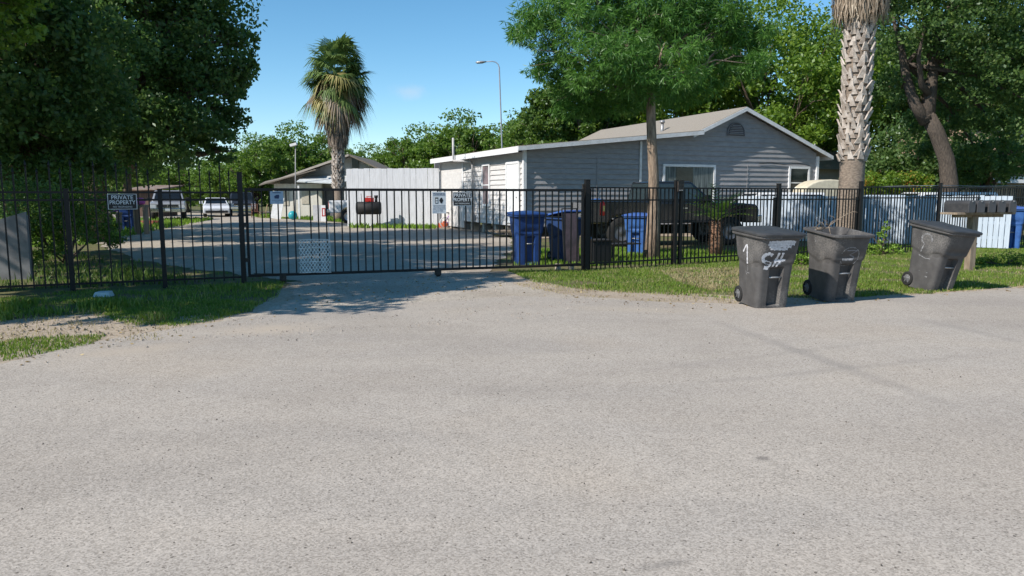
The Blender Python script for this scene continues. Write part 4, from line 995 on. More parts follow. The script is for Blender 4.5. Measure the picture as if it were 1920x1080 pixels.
# brick heap and toys at left
o = MB()
for i in range(4):
    for j in range(3): o.box((i * .23 + (j % 2) * .06, 0, .05 + j * .09), (.21, .3, .08))
o = o.build('brick_stack', M('brick', (.36, .12, .08), .9)); o.location = (at(270, 410, 40).x, 40, 0); tag(o, 'low stack of red bricks in the yard between sign and pickup', 'bricks')
def toy(name, label, px, py, Y, s_, col, cat='toy'):
    p = at(px, py, Y); mb = MB().lathe([(.01, 0), (s_ * .9, .02), (s_, s_ * .5), (s_ * .8, s_ * 1.2), (s_ * .5, s_ * 1.4), (.01, s_ * 1.45)], n=12); mb.box((s_ * .9, 0, s_ * .8), (s_ * .5, s_ * .3, s_ * .2))
    o = mb.build(name, M(name + '_' + str(px), col, .5)); o.location = (p.x, Y, p.z); tag(o, label, cat); return o
t_ = toy('bucket', 'pink plastic tub right of the left private property sign', 263, 384, 31, .2, (.55, .10, .40)); 
t_ = toy('bucket', 'purple plastic tub under the left private property sign', 212, 398, 31, .18, (.25, .10, .45))
for px in (212, 263):
    p = at(px, 400, 31); o = MB().box((0, 0, .5), (.5, .45, .05)).box((-.2, 0, .24), (.05, .4, .48)).box((.2, 0, .24), (.05, .4, .48)).build('crate', WOOD); o.location = (p.x, 31.05, 0)
    o.scale.z = (at(px, 384 if px == 263 else 398, 31).z) / .525; tag(o, 'wooden stool under the pink tub' if px == 263 else 'wooden stool under the purple tub', 'stool')
# rusty shed beyond the silver pickup
t = thing('shed', 'old brown wooden shed with rusty roof behind the silver pickup', 'shed', (at(277, 400, 56).x, 56, 0))
MB().box((-.2, 1.5, 1.0), (2.2, 3, 2.0)).build('wall', M('old_brown_wood', (.14, .09, .065), .9, col2=(.08, .05, .04), scale=3, stretch=(4, 1, .3)), t)
MB().hexa([(-1.5, -.5, 1.95), (1.3, -.5, 2.0), (1.3, 3.4, 2.3), (-1.5, 3.4, 2.3)], [(-1.5, -.5, 2.05), (1.3, -.5, 2.1), (1.3, 3.4, 2.4), (-1.5, 3.4, 2.4)]).build('roof', M('rust_roof', (.20, .12, .08), .8, col2=(.26, .22, .19), scale=2), t)
# children's bikes and clutter by the house
def bike(label, px, py, rz, fc, sc=1, lay=0):
    g = gnd(px, py); t = thing('kids_bicycle', label, 'bicycle', (g.x, g.y, 0), rz); t.scale = (sc,) * 3; t.rotation_euler.x = lay
    for x in (-.33, .33):
        wl = MB().tube([(x + .2 * math.cos(R(a)), 0, .21 + .2 * math.sin(R(a))) for a in range(0, 361, 24)], .022, 6, False).build('wheel', M('white_tyre', (.6, .6, .62), .6) if fc[2] > .3 else TYRE, t)
        sp_ = MB()
        for k in range(5): an = k * R(36); sp_.tube([(x - .19 * math.cos(an), 0, .21 - .19 * math.sin(an)), (x + .19 * math.cos(an), 0, .21 + .19 * math.sin(an))], .004, 4)
        sp_.build('spokes', STEEL, wl)
    fm_ = M('bike_%d' % px, fc, .4)
    MB().tube([(-.33, 0, .21), (-.12, 0, .5), (.24, 0, .52), (0, 0, .22), (-.12, 0, .5)], .018, 6).tube([(-.33, 0, .21), (0, 0, .22)], .014, 6).tube([(.33, 0, .21), (.24, 0, .52), (.2, 0, .68)], .018, 6).build('frame', fm_, t)
    MB().tube([(.16, -.22, .72), (.2, 0, .68), (.16, .22, .72)], .014, 6).build('handlebar', fm_, t)
    MB().hexa([(-.22, -.06, .56), (0, -.025, .56), (0, .025, .56), (-.22, .06, .56)], [(-.22, -.06, .6), (0, -.02, .59), (0, .02, .59), (-.22, .06, .6)]).build('saddle', PLAS, t)
bike('small white and purple kids bicycle leaning by the house wall', 848, 427, R(35), (.38, .16, .5), 1.3)
bike('small orange kids bicycle beside the white one by the house wall', 866, 429, R(-50), (.65, .14, .05), 1.1)
o = MB().box((0, 0, .12), (.5, .35, .24)).box((.1, 0, .28), (.2, .25, .1)).build('toy_truck', M('orange_toy', (.6, .13, .05), .6), None, .03); g = gnd(830, 427); o.location = (g.x, g.y, 0); tag(o, 'low orange toy lying at the foot of the white board fence', 'toy')
o = MB().lathe([(0, 0), (.16, 0), (.19, .36), (.17, .36), (.15, .05), (0, .05)], n=16).build('bucket', M('grey_bucket', (.4, .4, .4), .6)); g = gnd(879, 430); o.location = (g.x, g.y, 0); tag(o, 'pale grey bucket by the conduit on the house wall', 'bucket')
for i, (px, py, lab) in enumerate([(912, 433, 'pale stone block before the crawl space, left of two'), (932, 436, 'pale stone block before the crawl space, right of two')]):
    o = MB().hexa([(-.3, -.15, 0), (.28, -.17, 0), (.3, .15, 0), (-.27, .14, 0)], [(-.26, -.12, .13), (.25, -.13, .12), (.26, .12, .14), (-.24, .1, .13)]).build('stone_block', M('pale_stone', (.5, .46, .41), .9), None, .02); g = gnd(px, py); o.location = (g.x, g.y, .012); tag(o, lab, 'block')

# ------------------------------------------------------------------ vehicles
def arch(cx, r, zb, n=8): return [(cx + r * math.cos(R(a)), zb + r * math.sin(R(a)) if True else 0) for a in [180 - 180 * i / n for i in range(n + 1)]][::-1]
def vehicle(name, label, cat, loc, rz, W, zb, top, wheels, wr, cabin, paint, glass=CGL, rim=ALU, pickup=False, front=True, bedx=None):
    """top: body top outline rear->front (x,z); cabin: (x_rear_base, x_front_base, x_rear_top, x_front_top, z_base, z_top)"""
    t = thing(name, label, cat, loc, rz); xr_, xf = top[0][0], top[-1][0]
    poly = [(xr_, zb + .05)] + list(top) + [(xf, zb + .05), (xf - .08, zb)]
    for cx in sorted(wheels, reverse=True):
        ar = wr * 1.17; a0 = math.degrees(math.asin(max(-.9, min(.9, (zb - wr) / ar))))
        poly += [(cx + ar * math.cos(R(a)), wr + ar * math.sin(R(a))) for a in [a0 + (180 - 2 * a0) * i / 9 for i in range(10)]]
    poly += [(xr_ + .08, zb)]
    b = MB().prism(poly, -W / 2, W / 2).build('body', paint, t, .05)
    x0, x1, x2, x3, z0, z1 = cabin; w0 = W / 2 - .05; w1 = W / 2 - .22
    base = [(x0, -w0, z0), (x1, -w0, z0), (x1, w0, z0), (x0, w0, z0)]; tp = [(x2, -w1, z1), (x3, -w1, z1), (x3, w1, z1), (x2, w1, z1)]
    MB().hexa(base, tp).build('cabin', paint, t, .04)
    V_ = [Vector(p) for p in base]; T_ = [Vector(p) for p in tp]
    def pane(a, b_, c, d_, u0, u1, v0, v1, nm, gm=None):
        def P(u, v): return a.lerp(b_, u).lerp(d_.lerp(c, u), v)
        n = (b_ - a).cross(d_ - a).normalized() * .008; q = [P(u0, v0), P(u1, v0), P(u1, v1), P(u0, v1)]
        MB().hexa([p - n for p in q], [p + n for p in q]).build(nm, gm or glass, t)
    k = .56 if not pickup else .56
    for s_ in ((0, 1), (3, 2)):
        a, b_ = V_[s_[0]], V_[s_[1]]; d_, c = T_[s_[0]], T_[s_[1]]
        pane(a, b_, c, d_, .05, k - .03, .1, .86, 'side_window'); pane(a, b_, c, d_, k, .93, .1, .86, 'side_window')
    pane(V_[1], V_[2], T_[2], T_[1], .06, .94, .08, .92, 'windscreen', CGLT if pickup and paint is CAR_B else None); pane(V_[3], V_[0], T_[0], T_[3], .08, .92, .12, .88, 'rear_window')
    for cx in wheels:
        for s_ in (-1, 1):
            y = s_ * (W / 2 - .12)
            wl = MB().lathe([(wr * .6, -.11), (wr * .93, -.12), (wr, -.08), (wr, .08), (wr * .93, .12), (wr * .6, .11)], (cx, y, wr), 'Y', 26).build('wheel', TYRE, t)
            rm = MB().lathe([(0, -.09), (wr * .15, -.1), (wr * .2, -.07), (wr * .6, -.09), (wr * .62, -.11), (wr * .62, .11), (wr * .6, .09), (wr * .2, .07), (wr * .15, .1), (0, .09)], (cx, y, wr), 'Y', 18); rm.build('rim', rim, wl)
    zf = top[-1][1]
    hs = .62 if pickup else .62
    TL = PLAS if paint is CAR_B else REDL
    for s_ in (-1, 1):
        MB().box((xf - .02, s_ * (W / 2 - .2), zf - .16), (.1, .32, .2 if pickup else .13)).build('headlight', LAMP, t, .02)
        MB().box((xr_ + .01, s_ * (W / 2 - .1), top[0][1] - .22), (.06, .15, .34 if pickup else .2)).build('tail_light', TL, t, .01)
        MB().box((x1 - .35, s_ * (W / 2 + .12), z0 + .14), (.12, .24, .2)).build('mirror', paint if not pickup else PLAS, t, .02)
        MB().box(((x0 + x1) / 2, s_ * (W / 2 + .004), zb + .06), ((x1 - x0), .012, .08)).build('side_sill', PLAS, t)
        MB().box(((x0 + x1) / 2 + .1, s_ * (W / 2 + .012), z0 - .18), (.18, .03, .035)).build('door_handle', CHROME if pickup else paint, t)
    MB().box((xf + .005, 0, zf - .24), (.07, W - .8, .38 if pickup else .14)).build('grille', PLAS, t, .01)
    if pickup:
        MB().box((xf + .04, 0, zf - .2), (.04, W - .75, .04)).box((xf + .04, 0, zf - .2), (.04, .05, .28)).build('grille_bar', CHROME, t)
        MB().box((xf + .06, 0, zb + .12), (.16, W - .02, .24)).build('bumper', CHROME, t, .03); MB().box((xr_ - .06, 0, zb + .1), (.16, W - .05, .2)).build('bumper', CHROME, t, .03)
        if bedx: MB().box(((bedx + xr_) / 2 + .02, 0, top[0][1] - .0), (abs(bedx - xr_) - .2, W - .24, .03)).build('bed_cover', PLAS, t)
    else:
        MB().box((xf + .01, 0, zb + .14), (.08, W - .3, .16)).build('lower_intake', PLAS, t, .02)
    MB().box((xf + (.15 if pickup else .06), 0, zb + (.14 if pickup else .3)), (.01, .3, .15)).build('number_plate', WHT, t)
    return t
def pick(name, label, loc, rz, paint, lift=0., glass=CGL, W=2.0, rim=ALU):
    l = lift
    return vehicle(name, label, 'pickup', loc, rz, W, .52 + l, [(-2.95, 1.22 + l), (-.95, 1.23 + l), (-.9, 1.20 + l), (1.15, 1.18 + l), (2.3, 1.16 + l), (2.78, 1.12 + l), (2.9, 1.02 + l)], [-1.85, 1.9], .39 + l * .35,
                   (-1.0, 1.35, -.85, .55, 1.18 + l, 1.86 + l), paint, glass, rim, True, bedx=-1.0)
def sedan(name, label, loc, rz, paint, W=1.82, h=0.):
    return vehicle(name, label, 'car', loc, rz, W, .26 + h, [(-2.35, .95 + h), (-1.7, 1.0 + h), (1.0, .95 + h), (2.0, .82 + h), (2.33, .66 + h)], [-1.4, 1.4], .33 + h * .3, (-1.75, 1.25, -.95, .35, .94 + h, 1.42 + h), paint)
def suv(name, label, loc, rz, paint, W=1.95, cat='car'):
    return vehicle(name, label, cat, loc, rz, W, .36, [(-2.4, 1.15), (1.1, 1.1), (2.1, 1.02), (2.38, .85)], [-1.45, 1.5], .37, (-2.35, 1.35, -2.15, .55, 1.1, 1.74), paint)
pk = pick('pickup_truck', 'lifted black pickup parked side on in front of the grey house', (5.1, 24.9, 0), R(12), CAR_B, .22, M('tinted_glass', (.03, .045, .05), .08, spec=.7), rim=M('grey_rim', (.16, .16, .17), .35, .5))
pick('pickup_truck', 'silver pickup with chrome grille facing the gate in the shade', (at(318, 400, 48.8).x, 48.8, 0), R(-67), CAR_S, .06)
sedan('parked_car', 'white sedan facing the gate at the far end of the driveway', (at(385, 400, 55).x, 57, 0), R(-67), CAR_W)
pick('pickup_truck', 'dark pickup with dusty bonnet parked right of the white sedan', (at(437, 400, 58.5).x, 60.5, 0), R(-69), CAR_D, 0)
a = at(617, 390, 43)
pick('pickup_truck', 'white pickup with its tail sticking out past the white board fence', (a.x + 3.0, 43.6, 0), R(4), CAR_W, .1)
sedan('parked_car', 'pale blue car whose roof shows over the board fence right of the palm', (at(1640, 370, 29).x, 29, 0), R(160), CAR_L, h=.22)
suv('parked_car', 'white car roof showing over the board fence left of the mailboxes', (at(1735, 370, 27.5).x + .5, 28.3, 0), R(178), CAR_W)
a = at(1400, 400, 31)
suv('parked_car', 'white car parked behind the nose of the black pickup', (a.x + .6, 30.6, 0), R(185), CAR_W)
for (px, py, Y) in ((1118, 374, 27.4),):
    o = MB().lathe([(0, 0), (.29, 0), (.29, .85), (.27, .88), (0, .9)], n=20).build('barrel', CDB); p = at(px, py, Y); o.location = (p.x, Y, 0); o.scale = (1.4, 1.4, p.z / .88); tag(o, 'blue plastic barrel behind the tail of the black pickup', 'barrel')

# ------------------------------------------------------------------ palms
def fan(V, base, dirn, pet, blade, nl, spread, droop, rg, tw=.0):
    dirn = Vector(dirn).normalized(); hub = base + dirn * pet; side = dirn.cross(Vector((0, 0, 1)))
    side = side.normalized() if side.length > .1 else Vector((1, 0, 0)); up = side.cross(dirn).normalized()
    roll = rg.uniform(-.5, .5); s2 = side * math.cos(roll) + up * math.sin(roll)
    for k in range(nl):
        a = spread * (k / (nl - 1) - .5) * 2; ld = (dirn * math.cos(a) + s2 * math.sin(a)).normalized(); L = blade * (1 - .25 * abs(a) / spread) * rg.uniform(.85, 1.1)
        pw_ = ld.cross(up).normalized() * blade * .03
        m_ = hub + ld * L * .55 + Vector((0, 0, -droop * L * .12)); e = hub + ld * L * .86 + Vector((0, 0, -droop * L * rg.uniform(.35, .75)))
        V.append((hub, m_ + pw_, m_ - pw_, hub)); V.append((m_ + pw_, e, e, m_ - pw_))
def palm(name, label, loc, H0, r, skirt_z, boots_z, skirt_r, crown, mats, lean=(0, 0), nb=26, smoothz=0):
    t = thing(name, label, 'palm tree', loc); rg = random.Random(5); lean = Vector((lean[0], lean[1], 0))
    ax = lambda z: lean * (z / H0) + Vector((0, 0, z))
    n = 22; tr = MB(); tr.tube([ax(H0 * i / n) for i in range(n + 1)], [r * (1.28 if i == 0 else 1.12 - .012 * i + .012 * (i % 2)) for i in range(n + 1)], 20)
    tr.build('trunk', mats['trunk'], t)
    bo = MB(); z = boots_z[0]; row = 0; hb = .155 * (r / .33)
    while z < boots_z[1]:
        nn = 9
        for k in range(nn):
            if rg.random() < .09: continue
            a = 2 * math.pi * (k + .5 * (row % 2)) / nn + rg.uniform(-.10, .10); o_ = Vector((math.cos(a), math.sin(a), 0)); s_ = Vector((-math.sin(a), math.cos(a), 0))
            c = ax(z + rg.uniform(-.03, .03)) + o_ * r * 1.0; wv = r * rg.uniform(.22, .36); zz = rg.uniform(-.07, .06); ex = rg.uniform(.5, 1.5)
            sg = 1 if row % 2 else -1
            b0 = [c - s_ * wv, c + s_ * wv, c + s_ * wv * .9 + o_ * .05, c - s_ * wv * .9 + o_ * .05]
            tip = c + Vector((0, 0, hb * 1.75 + zz)) + o_ * r * .36 * ex + s_ * sg * wv * .5
            t0 = [tip - s_ * wv * .35 - o_ * .04, tip + s_ * wv * .35 - o_ * .04, tip + s_ * wv * .3, tip - s_ * wv * .3]
            bo.hexa(b0, t0)
        z += hb; row += 1
    bo.build('leaf_bases', mats['boot'], t)
    V = []
    for i in range(nb * 42):
        u = rg.random(); a = rg.uniform(0, 6.283); z = skirt_z[0] + (skirt_z[1] - skirt_z[0]) * u; rr = skirt_r[0] + (skirt_r[1] - skirt_r[0]) * u
        rr *= rg.uniform(.72, 1.06); o_ = Vector((math.cos(a), math.sin(a), 0)); s_ = Vector((-math.sin(a), math.cos(a), 0)); L = rg.uniform(.45, .85); wv = s_ * rg.uniform(.008, .024)
        p = ax(z) + o_ * rr; q = p + Vector((0, 0, -L * .6)) + s_ * rg.uniform(-.05, .05); e = p + Vector((0, 0, -L)) + o_ * rg.uniform(-.12, .10) + s_ * rg.uniform(-.1, .1)
        V.append((p - wv, p + wv, q + wv, q - wv)); V.append((q - wv, q + wv, e, e))
    npobj('dead_frond_skirt', np.array([[tuple(x) for x in f] for f in V]), mats['skirt'], t)
    for nm, cnt, e0, e1, mat, dr_ in crown:
        V = []
        for k in range(cnt):
            a = 2.39996 * k + rg.uniform(-.3, .3); el = R(rg.uniform(e0, e1)); sc = rg.uniform(.85, 1.15) * mats['size']
            fan(V, ax(H0) + Vector((0, 0, rg.uniform(-.8, .45) * mats['size'] - (0 if e0 > -20 else .35))), (math.cos(a) * math.cos(el), math.sin(a) * math.cos(el), math.sin(el)), rg.uniform(.5, .95) * sc, 1.25 * sc, 26, 1.35, dr_ * rg.uniform(.7, 1.3), rg)
        npobj(nm, np.array([[tuple(x) for x in f] for f in V]), mat, t)
        mbp = MB(); rg2 = random.Random(2)
    return t
PG = leafmat('palm_green', (.055, .10, .03), (.17, .24, .075), .25, scale=1)
PY = leafmat('palm_yellow', (.20, .19, .06), (.38, .32, .13), .25, scale=1)
pp_ = at(634, 350, 47)
palm('fan_palm', 'shaggy fan palm with grey skirt of dead fronds by the far white house', (pp_.x, 47, 0), 9.15, .31, (4.85, 8.8), (2.0, 4.8), (.58, 1.12),
     [('green_fronds', 20, 25, 72, PG, .55), ('spreading_fronds', 26, -8, 38, PG, .7), ('drooping_fronds', 20, -40, 5, PG, .85), ('yellowed_fronds', 20, -50, 5, PY, 1.0), ('brown_fronds', 36, -75, -30, THATCH, 1.0)],
     dict(trunk=PALMB, boot=BOOT, skirt=THATG, size=1.32), lean=(.15, 0), nb=75)
pr_ = gnd(1603, 474)
palm('fan_palm', 'tall fan palm with criss cross leaf bases behind the fence right of the grey house', (pr_.x, pr_.y + .45, 0), 10.2, .32, (6.95, 10.2), (2.62, 6.7), (.72, .84),
     [('green_fronds', 30, 5, 85, PG, .7), ('drooping_fronds', 24, -30, 5, PG, .9)],
     dict(trunk=PALMB, boot=BOOT, skirt=THATCH, size=1.15), lean=(-.05, 0), nb=110)
# sago
sg_ = gnd(1343, 482); t = thing('sago_palm', 'sago palm with arching green fronds and shaggy brown trunk behind the fence', 'sago palm', (sg_.x, sg_.y + .1, 0))
mb = MB(); mb.tube([(0, 0, 0), (.02, 0, .4), (0, 0, .95)], [.17, .18, .13], 14); rg = random.Random(8)
for i in range(520):
    a = rg.uniform(0, 6.28); z = rg.uniform(.02, .95); o_ = Vector((math.cos(a), math.sin(a), 0)); s_ = Vector((-math.sin(a), math.cos(a), 0)); c = o_ * .15 + Vector((0, 0, z))
    mb.add([c - s_ * .018, c + s_ * .018, c + o_ * .07 + Vector((0, 0, .05))], [(0, 1, 2)])
mb.build('trunk', M('shaggy_bark', (.24, .13, .08), .95, col2=(.10, .07, .05), scale=14), t)
V = []; rc = MB()
for k in range(24):
    a = 2.4 * k; el = R(rg.uniform(28, 78)); L = rg.uniform(.85, 1.15); h = Vector((math.cos(a), math.sin(a), 0)); p = Vector((0, 0, .95)); pts = []
    for i in range(13):
        pts.append(p.copy()); p = p + (h * math.cos(el) + Vector((0, 0, math.sin(el)))) * L / 12; el -= R(3.6)
    rc.tube(pts, [.012 - .0007 * i for i in range(13)], 5); s_ = Vector((-h.y, h.x, 0))
    for i in range(2, 13):
        for f_ in (0,):
            q = pts[i].lerp(pts[i - 1], f_); tg = (pts[i] - pts[i - 1]).normalized(); ll = .17 * math.sin(math.pi * (i - .5) / 13.2) + .05
            for sg in (-1, 1): e = q + (s_ * sg * .85 + tg * .5 + Vector((0, 0, .12))) * ll; wv = tg * .018; V.append((q - wv, q + wv, e + wv * .2, e - wv * .2))
rc.build('frond_stems', M('green_stem', (.12, .16, .04), .7), t)
npobj('fronds', np.array([[tuple(x) for x in f] for f in V]), leafmat('sago_green', (.06, .16, .02), (.20, .34, .06), .3), t)

# ------------------------------------------------------------------ trees
LG = leafmat('leaf_dark', (.045, .10, .034), (.12, .20, .055), .5, (.17, .23, .06), scale=.5)
LM = leafmat('leaf_mid', (.045, .10, .018), (.14, .22, .045), .45, scale=.4)
LB = leafmat('leaf_bright', (.06, .13, .02), (.18, .27, .055), .45, scale=.25)
LF = leafmat('leaf_feather', (.045, .13, .025), (.13, .26, .055), .45, scale=.7)
LB2 = leafmat('leaf_sunny', (.06, .13, .016), (.20, .30, .045), .45, scale=.3)
def lobe(px, py, Y, rx, rz=None, ry=None): p = at(px, py, Y); return (p.x, p.y, p.z, rx, ry or rx, rz or rx * .8)
# feathery tree in the yard
g = gnd(1224, 487); b = (g.x, g.y + .1, 0); Yc = g.y + .3
lb = [lobe(1200, 20, Yc + .9, 1.6, 1.1), lobe(1060, 40, Yc - .2, 1.15, .8), lobe(1330, 60, Yc + 1.7, 1.3, .9), lobe(1130, 110, Yc - .8, 1.1, .7), lobe(1040, 125, Yc + .5, .8, .45), lobe(1240, 120, Yc - .9, 1.2, .7), lobe(1370, 120, Yc + 1.4, .95, .5),
      lobe(1150, 180, Yc + 1.0, 1.15, .45), lobe(1270, 165, Yc + 1.3, 1.1, .5), lobe(1080, 190, Yc + 1.4, .8, .4), lobe(1160, -60, Yc + 1, 1.5, 1.0), lobe(1010, 60, Yc + .8, .75, .5), lobe(1400, 60, Yc + 1.8, .8, .5), lobe(1300, -40, Yc + 2.0, 1.5, .9), lobe(1060, -60, Yc + .5, 1.4, 1.0), lobe(1200, 60, Yc + 1.8, 1.6, .9)]
tree('feathery_tree', 'feathery green tree with bare straight trunk in front of the grey house', 'tree', b, at(1221, 150, Yc), .155, lb, 15500, .19, .13, LF, BARKP, csize=.30, K=44, inner=.3, droop=.55, seed=3, spray=6)
# dark trees at left, some out of frame to the left that throw the shade on the drive
A = [lobe(330, 60, 26, 2.6, 2.2), lobe(400, 110, 27, 1.5, 1.3), lobe(250, 150, 25, 2.4, 1.8), lobe(370, 190, 26, 1.6, 1.3), lobe(300, 250, 25, 1.9, 1.1), lobe(390, 250, 26, .9, .6), lobe(180, 220, 25, 2.2, 1.4), lobe(300, -60, 27, 2.8, 2), lobe(200, 30, 26, 2.6, 2), lobe(230, 300, 26, 1.6, .8), lobe(360, 20, 28, 1.6, 1.2), lobe(420, 160, 27, .9, .7), lobe(210, -110, 24, 3.0, 1.6), lobe(100, -120, 23, 3, 1.8), lobe(448, 80, 27, .7, .5), lobe(440, 215, 27, .6, .4), lobe(420, 288, 26, .55, .3), lobe(465, 125, 27, .4, .25), lobe(395, 20, 27, .9, .7)]
tree('oak_tree', 'big dark oak left of the far palm with crown against the sky', 'tree', (at(170, 400, 26).x, 26, 0), at(190, 270, 26), .32, A, 68000, .17, .62, LG, csize=.26, K=60, seed=5)
B_ = [lobe(60, 120, 19, 2.4, 1.8), lobe(-60, 40, 19, 2.6, 2), lobe(130, 60, 20, 1.9, 1.6), lobe(40, 240, 19, 1.9, 1.2), lobe(130, 200, 20, 1.6, 1.1), lobe(-80, 220, 19, 2, 1.4), lobe(90, 300, 20, 1.4, .7), lobe(0, 310, 20, 1.3, .8), lobe(160, 310, 21, 1.2, .6)]
tree('oak_tree', 'dark low branched oak behind the left fence and plywood panel', 'tree', (at(20, 400, 20).x, 20, 0), at(30, 280, 20), .28, B_, 42000, .15, .6, LG, csize=.22, K=60, seed=6)
def shade(label, x, y, zc, R_, hz, n=17000, seed=1, mat=LG, name='oak_tree', ls=.2):
    rg = random.Random(seed); lo = [(x, y, zc, R_ * .6, R_ * .6, hz)]
    for k in range(7):
        a = k * .9 + rg.uniform(0, .5); lo.append((x + math.cos(a) * R_ * .62, y + math.sin(a) * R_ * .62, zc + rg.uniform(-.5, .3) * hz, R_ * .42, R_ * .42, hz * .6))
    return tree(name, label, 'tree', (x, y, 0), (x, y, zc - hz * .9), .25, lo, n, ls, .6, mat, csize=.24, K=46, seed=seed)
shade('roadside oak just outside the left edge whose shade falls across the gate', -10.5, 9.3, 6.3, 3.6, 2.2, 26000, 21)
shade('oak outside the left edge between the roadside oak and the fence corner', -13.6, 13.8, 9.0, 4.6, 3.2, 34000, 22)
shade('young leafy tree touching the upper left corner of the photo', -9.4, 12.4, 5.5, 1.9, 1.3, 11000, 23, leafmat('leaf_lime', (.07, .14, .02), (.21, .32, .05), .45), ls=.13)
shade('oak deep behind the left fence, back of the dark oaks', -21, 27, 6, 4.5, 3, 26000, 24)
shade('oak beyond the dark oaks at the back left', -19, 37, 5.5, 4.5, 3, 22000, 25)
# shrubs behind the left fence
def shrub(label, pts, n, mat, ls=.09, name='shrub', cat='shrub', cs=.3):
    p0_ = pts[0]; base = Vector((p0_[0], p0_[1], 0)); t = thing(name, label, cat, base)
    L = [(p[0] - base.x, p[1] - base.y, p[2], p[3], p[3], p[4]) for p in pts]
    mb = MB(); rg = random.Random(n)
    for l in L:
        for k in range(3): mb.tube([(rg.uniform(-.1, .1), rg.uniform(-.1, .1), 0), (l[0] * .5, l[1] * .5, l[2] * .5), (l[0] + rg.uniform(-.3, .3), l[1], l[2] + l[5] * .4)], [.025, .018, .006], 5)
    mb.build('stems', BARK, t); P, C_ = clumps(L, n, cs, 26, .2); P[:, 2] = np.maximum(P[:, 2], .02)
    npobj('foliage', leaves(P, ls, ls * .55, unit(RNG.normal(size=P.shape))), mat, t)
def W(px, py, Y, r, rz): p = at(px, py, Y); return (p.x, p.y, max(p.z, .2), r, rz)
shrub('dense weedy shrub behind the spear fence left of the private property sign', [W(120, 420, 18, .9, .9), W(90, 370, 18.5, .8, .8), W(160, 390, 19, .8, .9), W(60, 440, 17, .7, .8), W(190, 430, 20, .6, .6)], 9000, LM)
shrub('tangle of dark bushes behind the plywood panel at the left edge', [W(20, 380, 17, 1.1, .9), W(-60, 400, 16, 1.2, 1.1), W(60, 350, 19, 1, .8)], 8000, LG)
shrub('low leafy bush in the deep shade under the left private property sign', [W(160, 400, 26, 1.0, 1.1), W(120, 380, 27, 1.3, 1.2), W(180, 370, 38, 1, .9)], 7000, LM, .12)
shrub('orange flowered bush beyond the board fence right of the palm', [W(1665, 345, 33, 1.1, .7), W(1630, 350, 33, .8, .6), W(1710, 350, 33.5, 1.0, .6)], 6000, leafmat('leaf_flowering', (.06, .14, .015), (.20, .30, .04), .4, (.62, .20, .07)), .13)
hp = gnd(1890, 498)
shrub('low green hedge mound on the verge right of the mailbox post', [(hp.x, hp.y, .12, .5, .2), (hp.x + .7, hp.y + .1, .15, .55, .24), (hp.x + 1.4, hp.y + .2, .15, .5, .22), (hp.x - .5, hp.y + .1, .08, .35, .13)], 6500, leafmat('hedge_leaf', (.07, .14, .02), (.20, .29, .045), .35), .045)
wp = gnd(1655, 478)
shrub('spindly weed growing up through the fence behind the carts', [(wp.x, wp.y + .1, .35, .14, .35), (wp.x + .1, wp.y + .1, .7, .10, .25), (wp.x - .25, wp.y, .15, .25, .15), (wp.x + .3, wp.y, .15, .25, .14)], 700, GRY, .07, 'weed', 'weed')
wp = gnd(1500, 497)
shrub('leafy weed between the first two carts at the fence foot', [(wp.x, wp.y, .12, .22, .14), (wp.x + .2, wp.y + .1, .1, .2, .12)], 600, GRY, .07, 'weed', 'weed')
wp = gnd(940, 434)
shrub('small bush at the near corner of the grey house by the door', [(wp.x + .1, wp.y - .6, .25, .3, .25), (wp.x + .35, wp.y - .8, .3, .25, .25)], 900, LM, .09, 'weed', 'weed')
# big forked tree at right
b = at(1782, 350, 31); base = (b.x, 31, 0)
lb = [lobe(1680, 40, 31, 2.3, 1.8), lobe(1810, 30, 30, 2.6, 2), lobe(1900, 110, 30, 2.4, 1.8), lobe(1690, 170, 32, 1.6, 1.0), lobe(1850, 200, 32, 2.2, 1.2), lobe(1950, 200, 30, 2, 1.5), lobe(1900, 290, 33, 1.9, .8), lobe(1700, -60, 31, 2.6, 2), lobe(1880, -50, 31, 3, 2.2), lobe(1730, 250, 35, 1.6, 1.3), lobe(1850, 310, 35, 1.5, .6), lobe(1980, 60, 31, 2.5, 2)]
t = thing('forked_tree', 'large spreading tree with curved forked trunk at the right', 'tree', base)
L = [(l[0] - base[0], l[1] - 31, l[2], *l[3:]) for l in lb]
mb = MB(); tp = [at(x, y, 31) - Vector(base) for x, y in ((1782, 425), (1780, 345), (1775, 300), (1757, 250), (1738, 215))]; tp[0].z = 0
mb.tube(tp, [.46, .34, .31, .30, .29], 14)
fk = tp[-1]
mb.tube([fk - Vector((0, 0, .3))] + [at(x, y, 31) - Vector(base) for x, y in ((1715, 195), (1700, 150), (1690, 90), (1665, 0))], [.26, .22, .19, .12, .03], 10)
mb.tube([fk - Vector((0, 0, .2))] + [at(x, y, 31) - Vector(base) for x, y in ((1745, 170), (1750, 120), (1765, 50), (1800, -40))], [.3, .24, .2, .12, .03], 10)
mb.tube([at(1745, 180, 31) - Vector(base), at(1728, 160, 30.6) - Vector(base), at(1722, 110, 30) - Vector(base), at(1735, 40, 29.5) - Vector(base)], [.16, .13, .08, .02], 8)
rg = random.Random(9)
for l in L:
    c = Vector(l[:3]); s_ = at(rg.choice([1700, 1750]), 120, 31) - Vector(base); mb.tube([s_, s_.lerp(c, .5) + Vector((0, 0, .4)), c], [.1, .07, .02], 6)
mb.build('trunk', M('dark_bark', (.125, .10, .08), .95, col2=(.055, .045, .038), scale=7, stretch=(4, 4, .7), bump=.04, bscale=14), t)
P, C_ = clumps(L, 52000, .22, 60, .35); npobj('crown', leaves(P, .17, .10, unit(RNG.normal(size=P.shape))), LG, t)
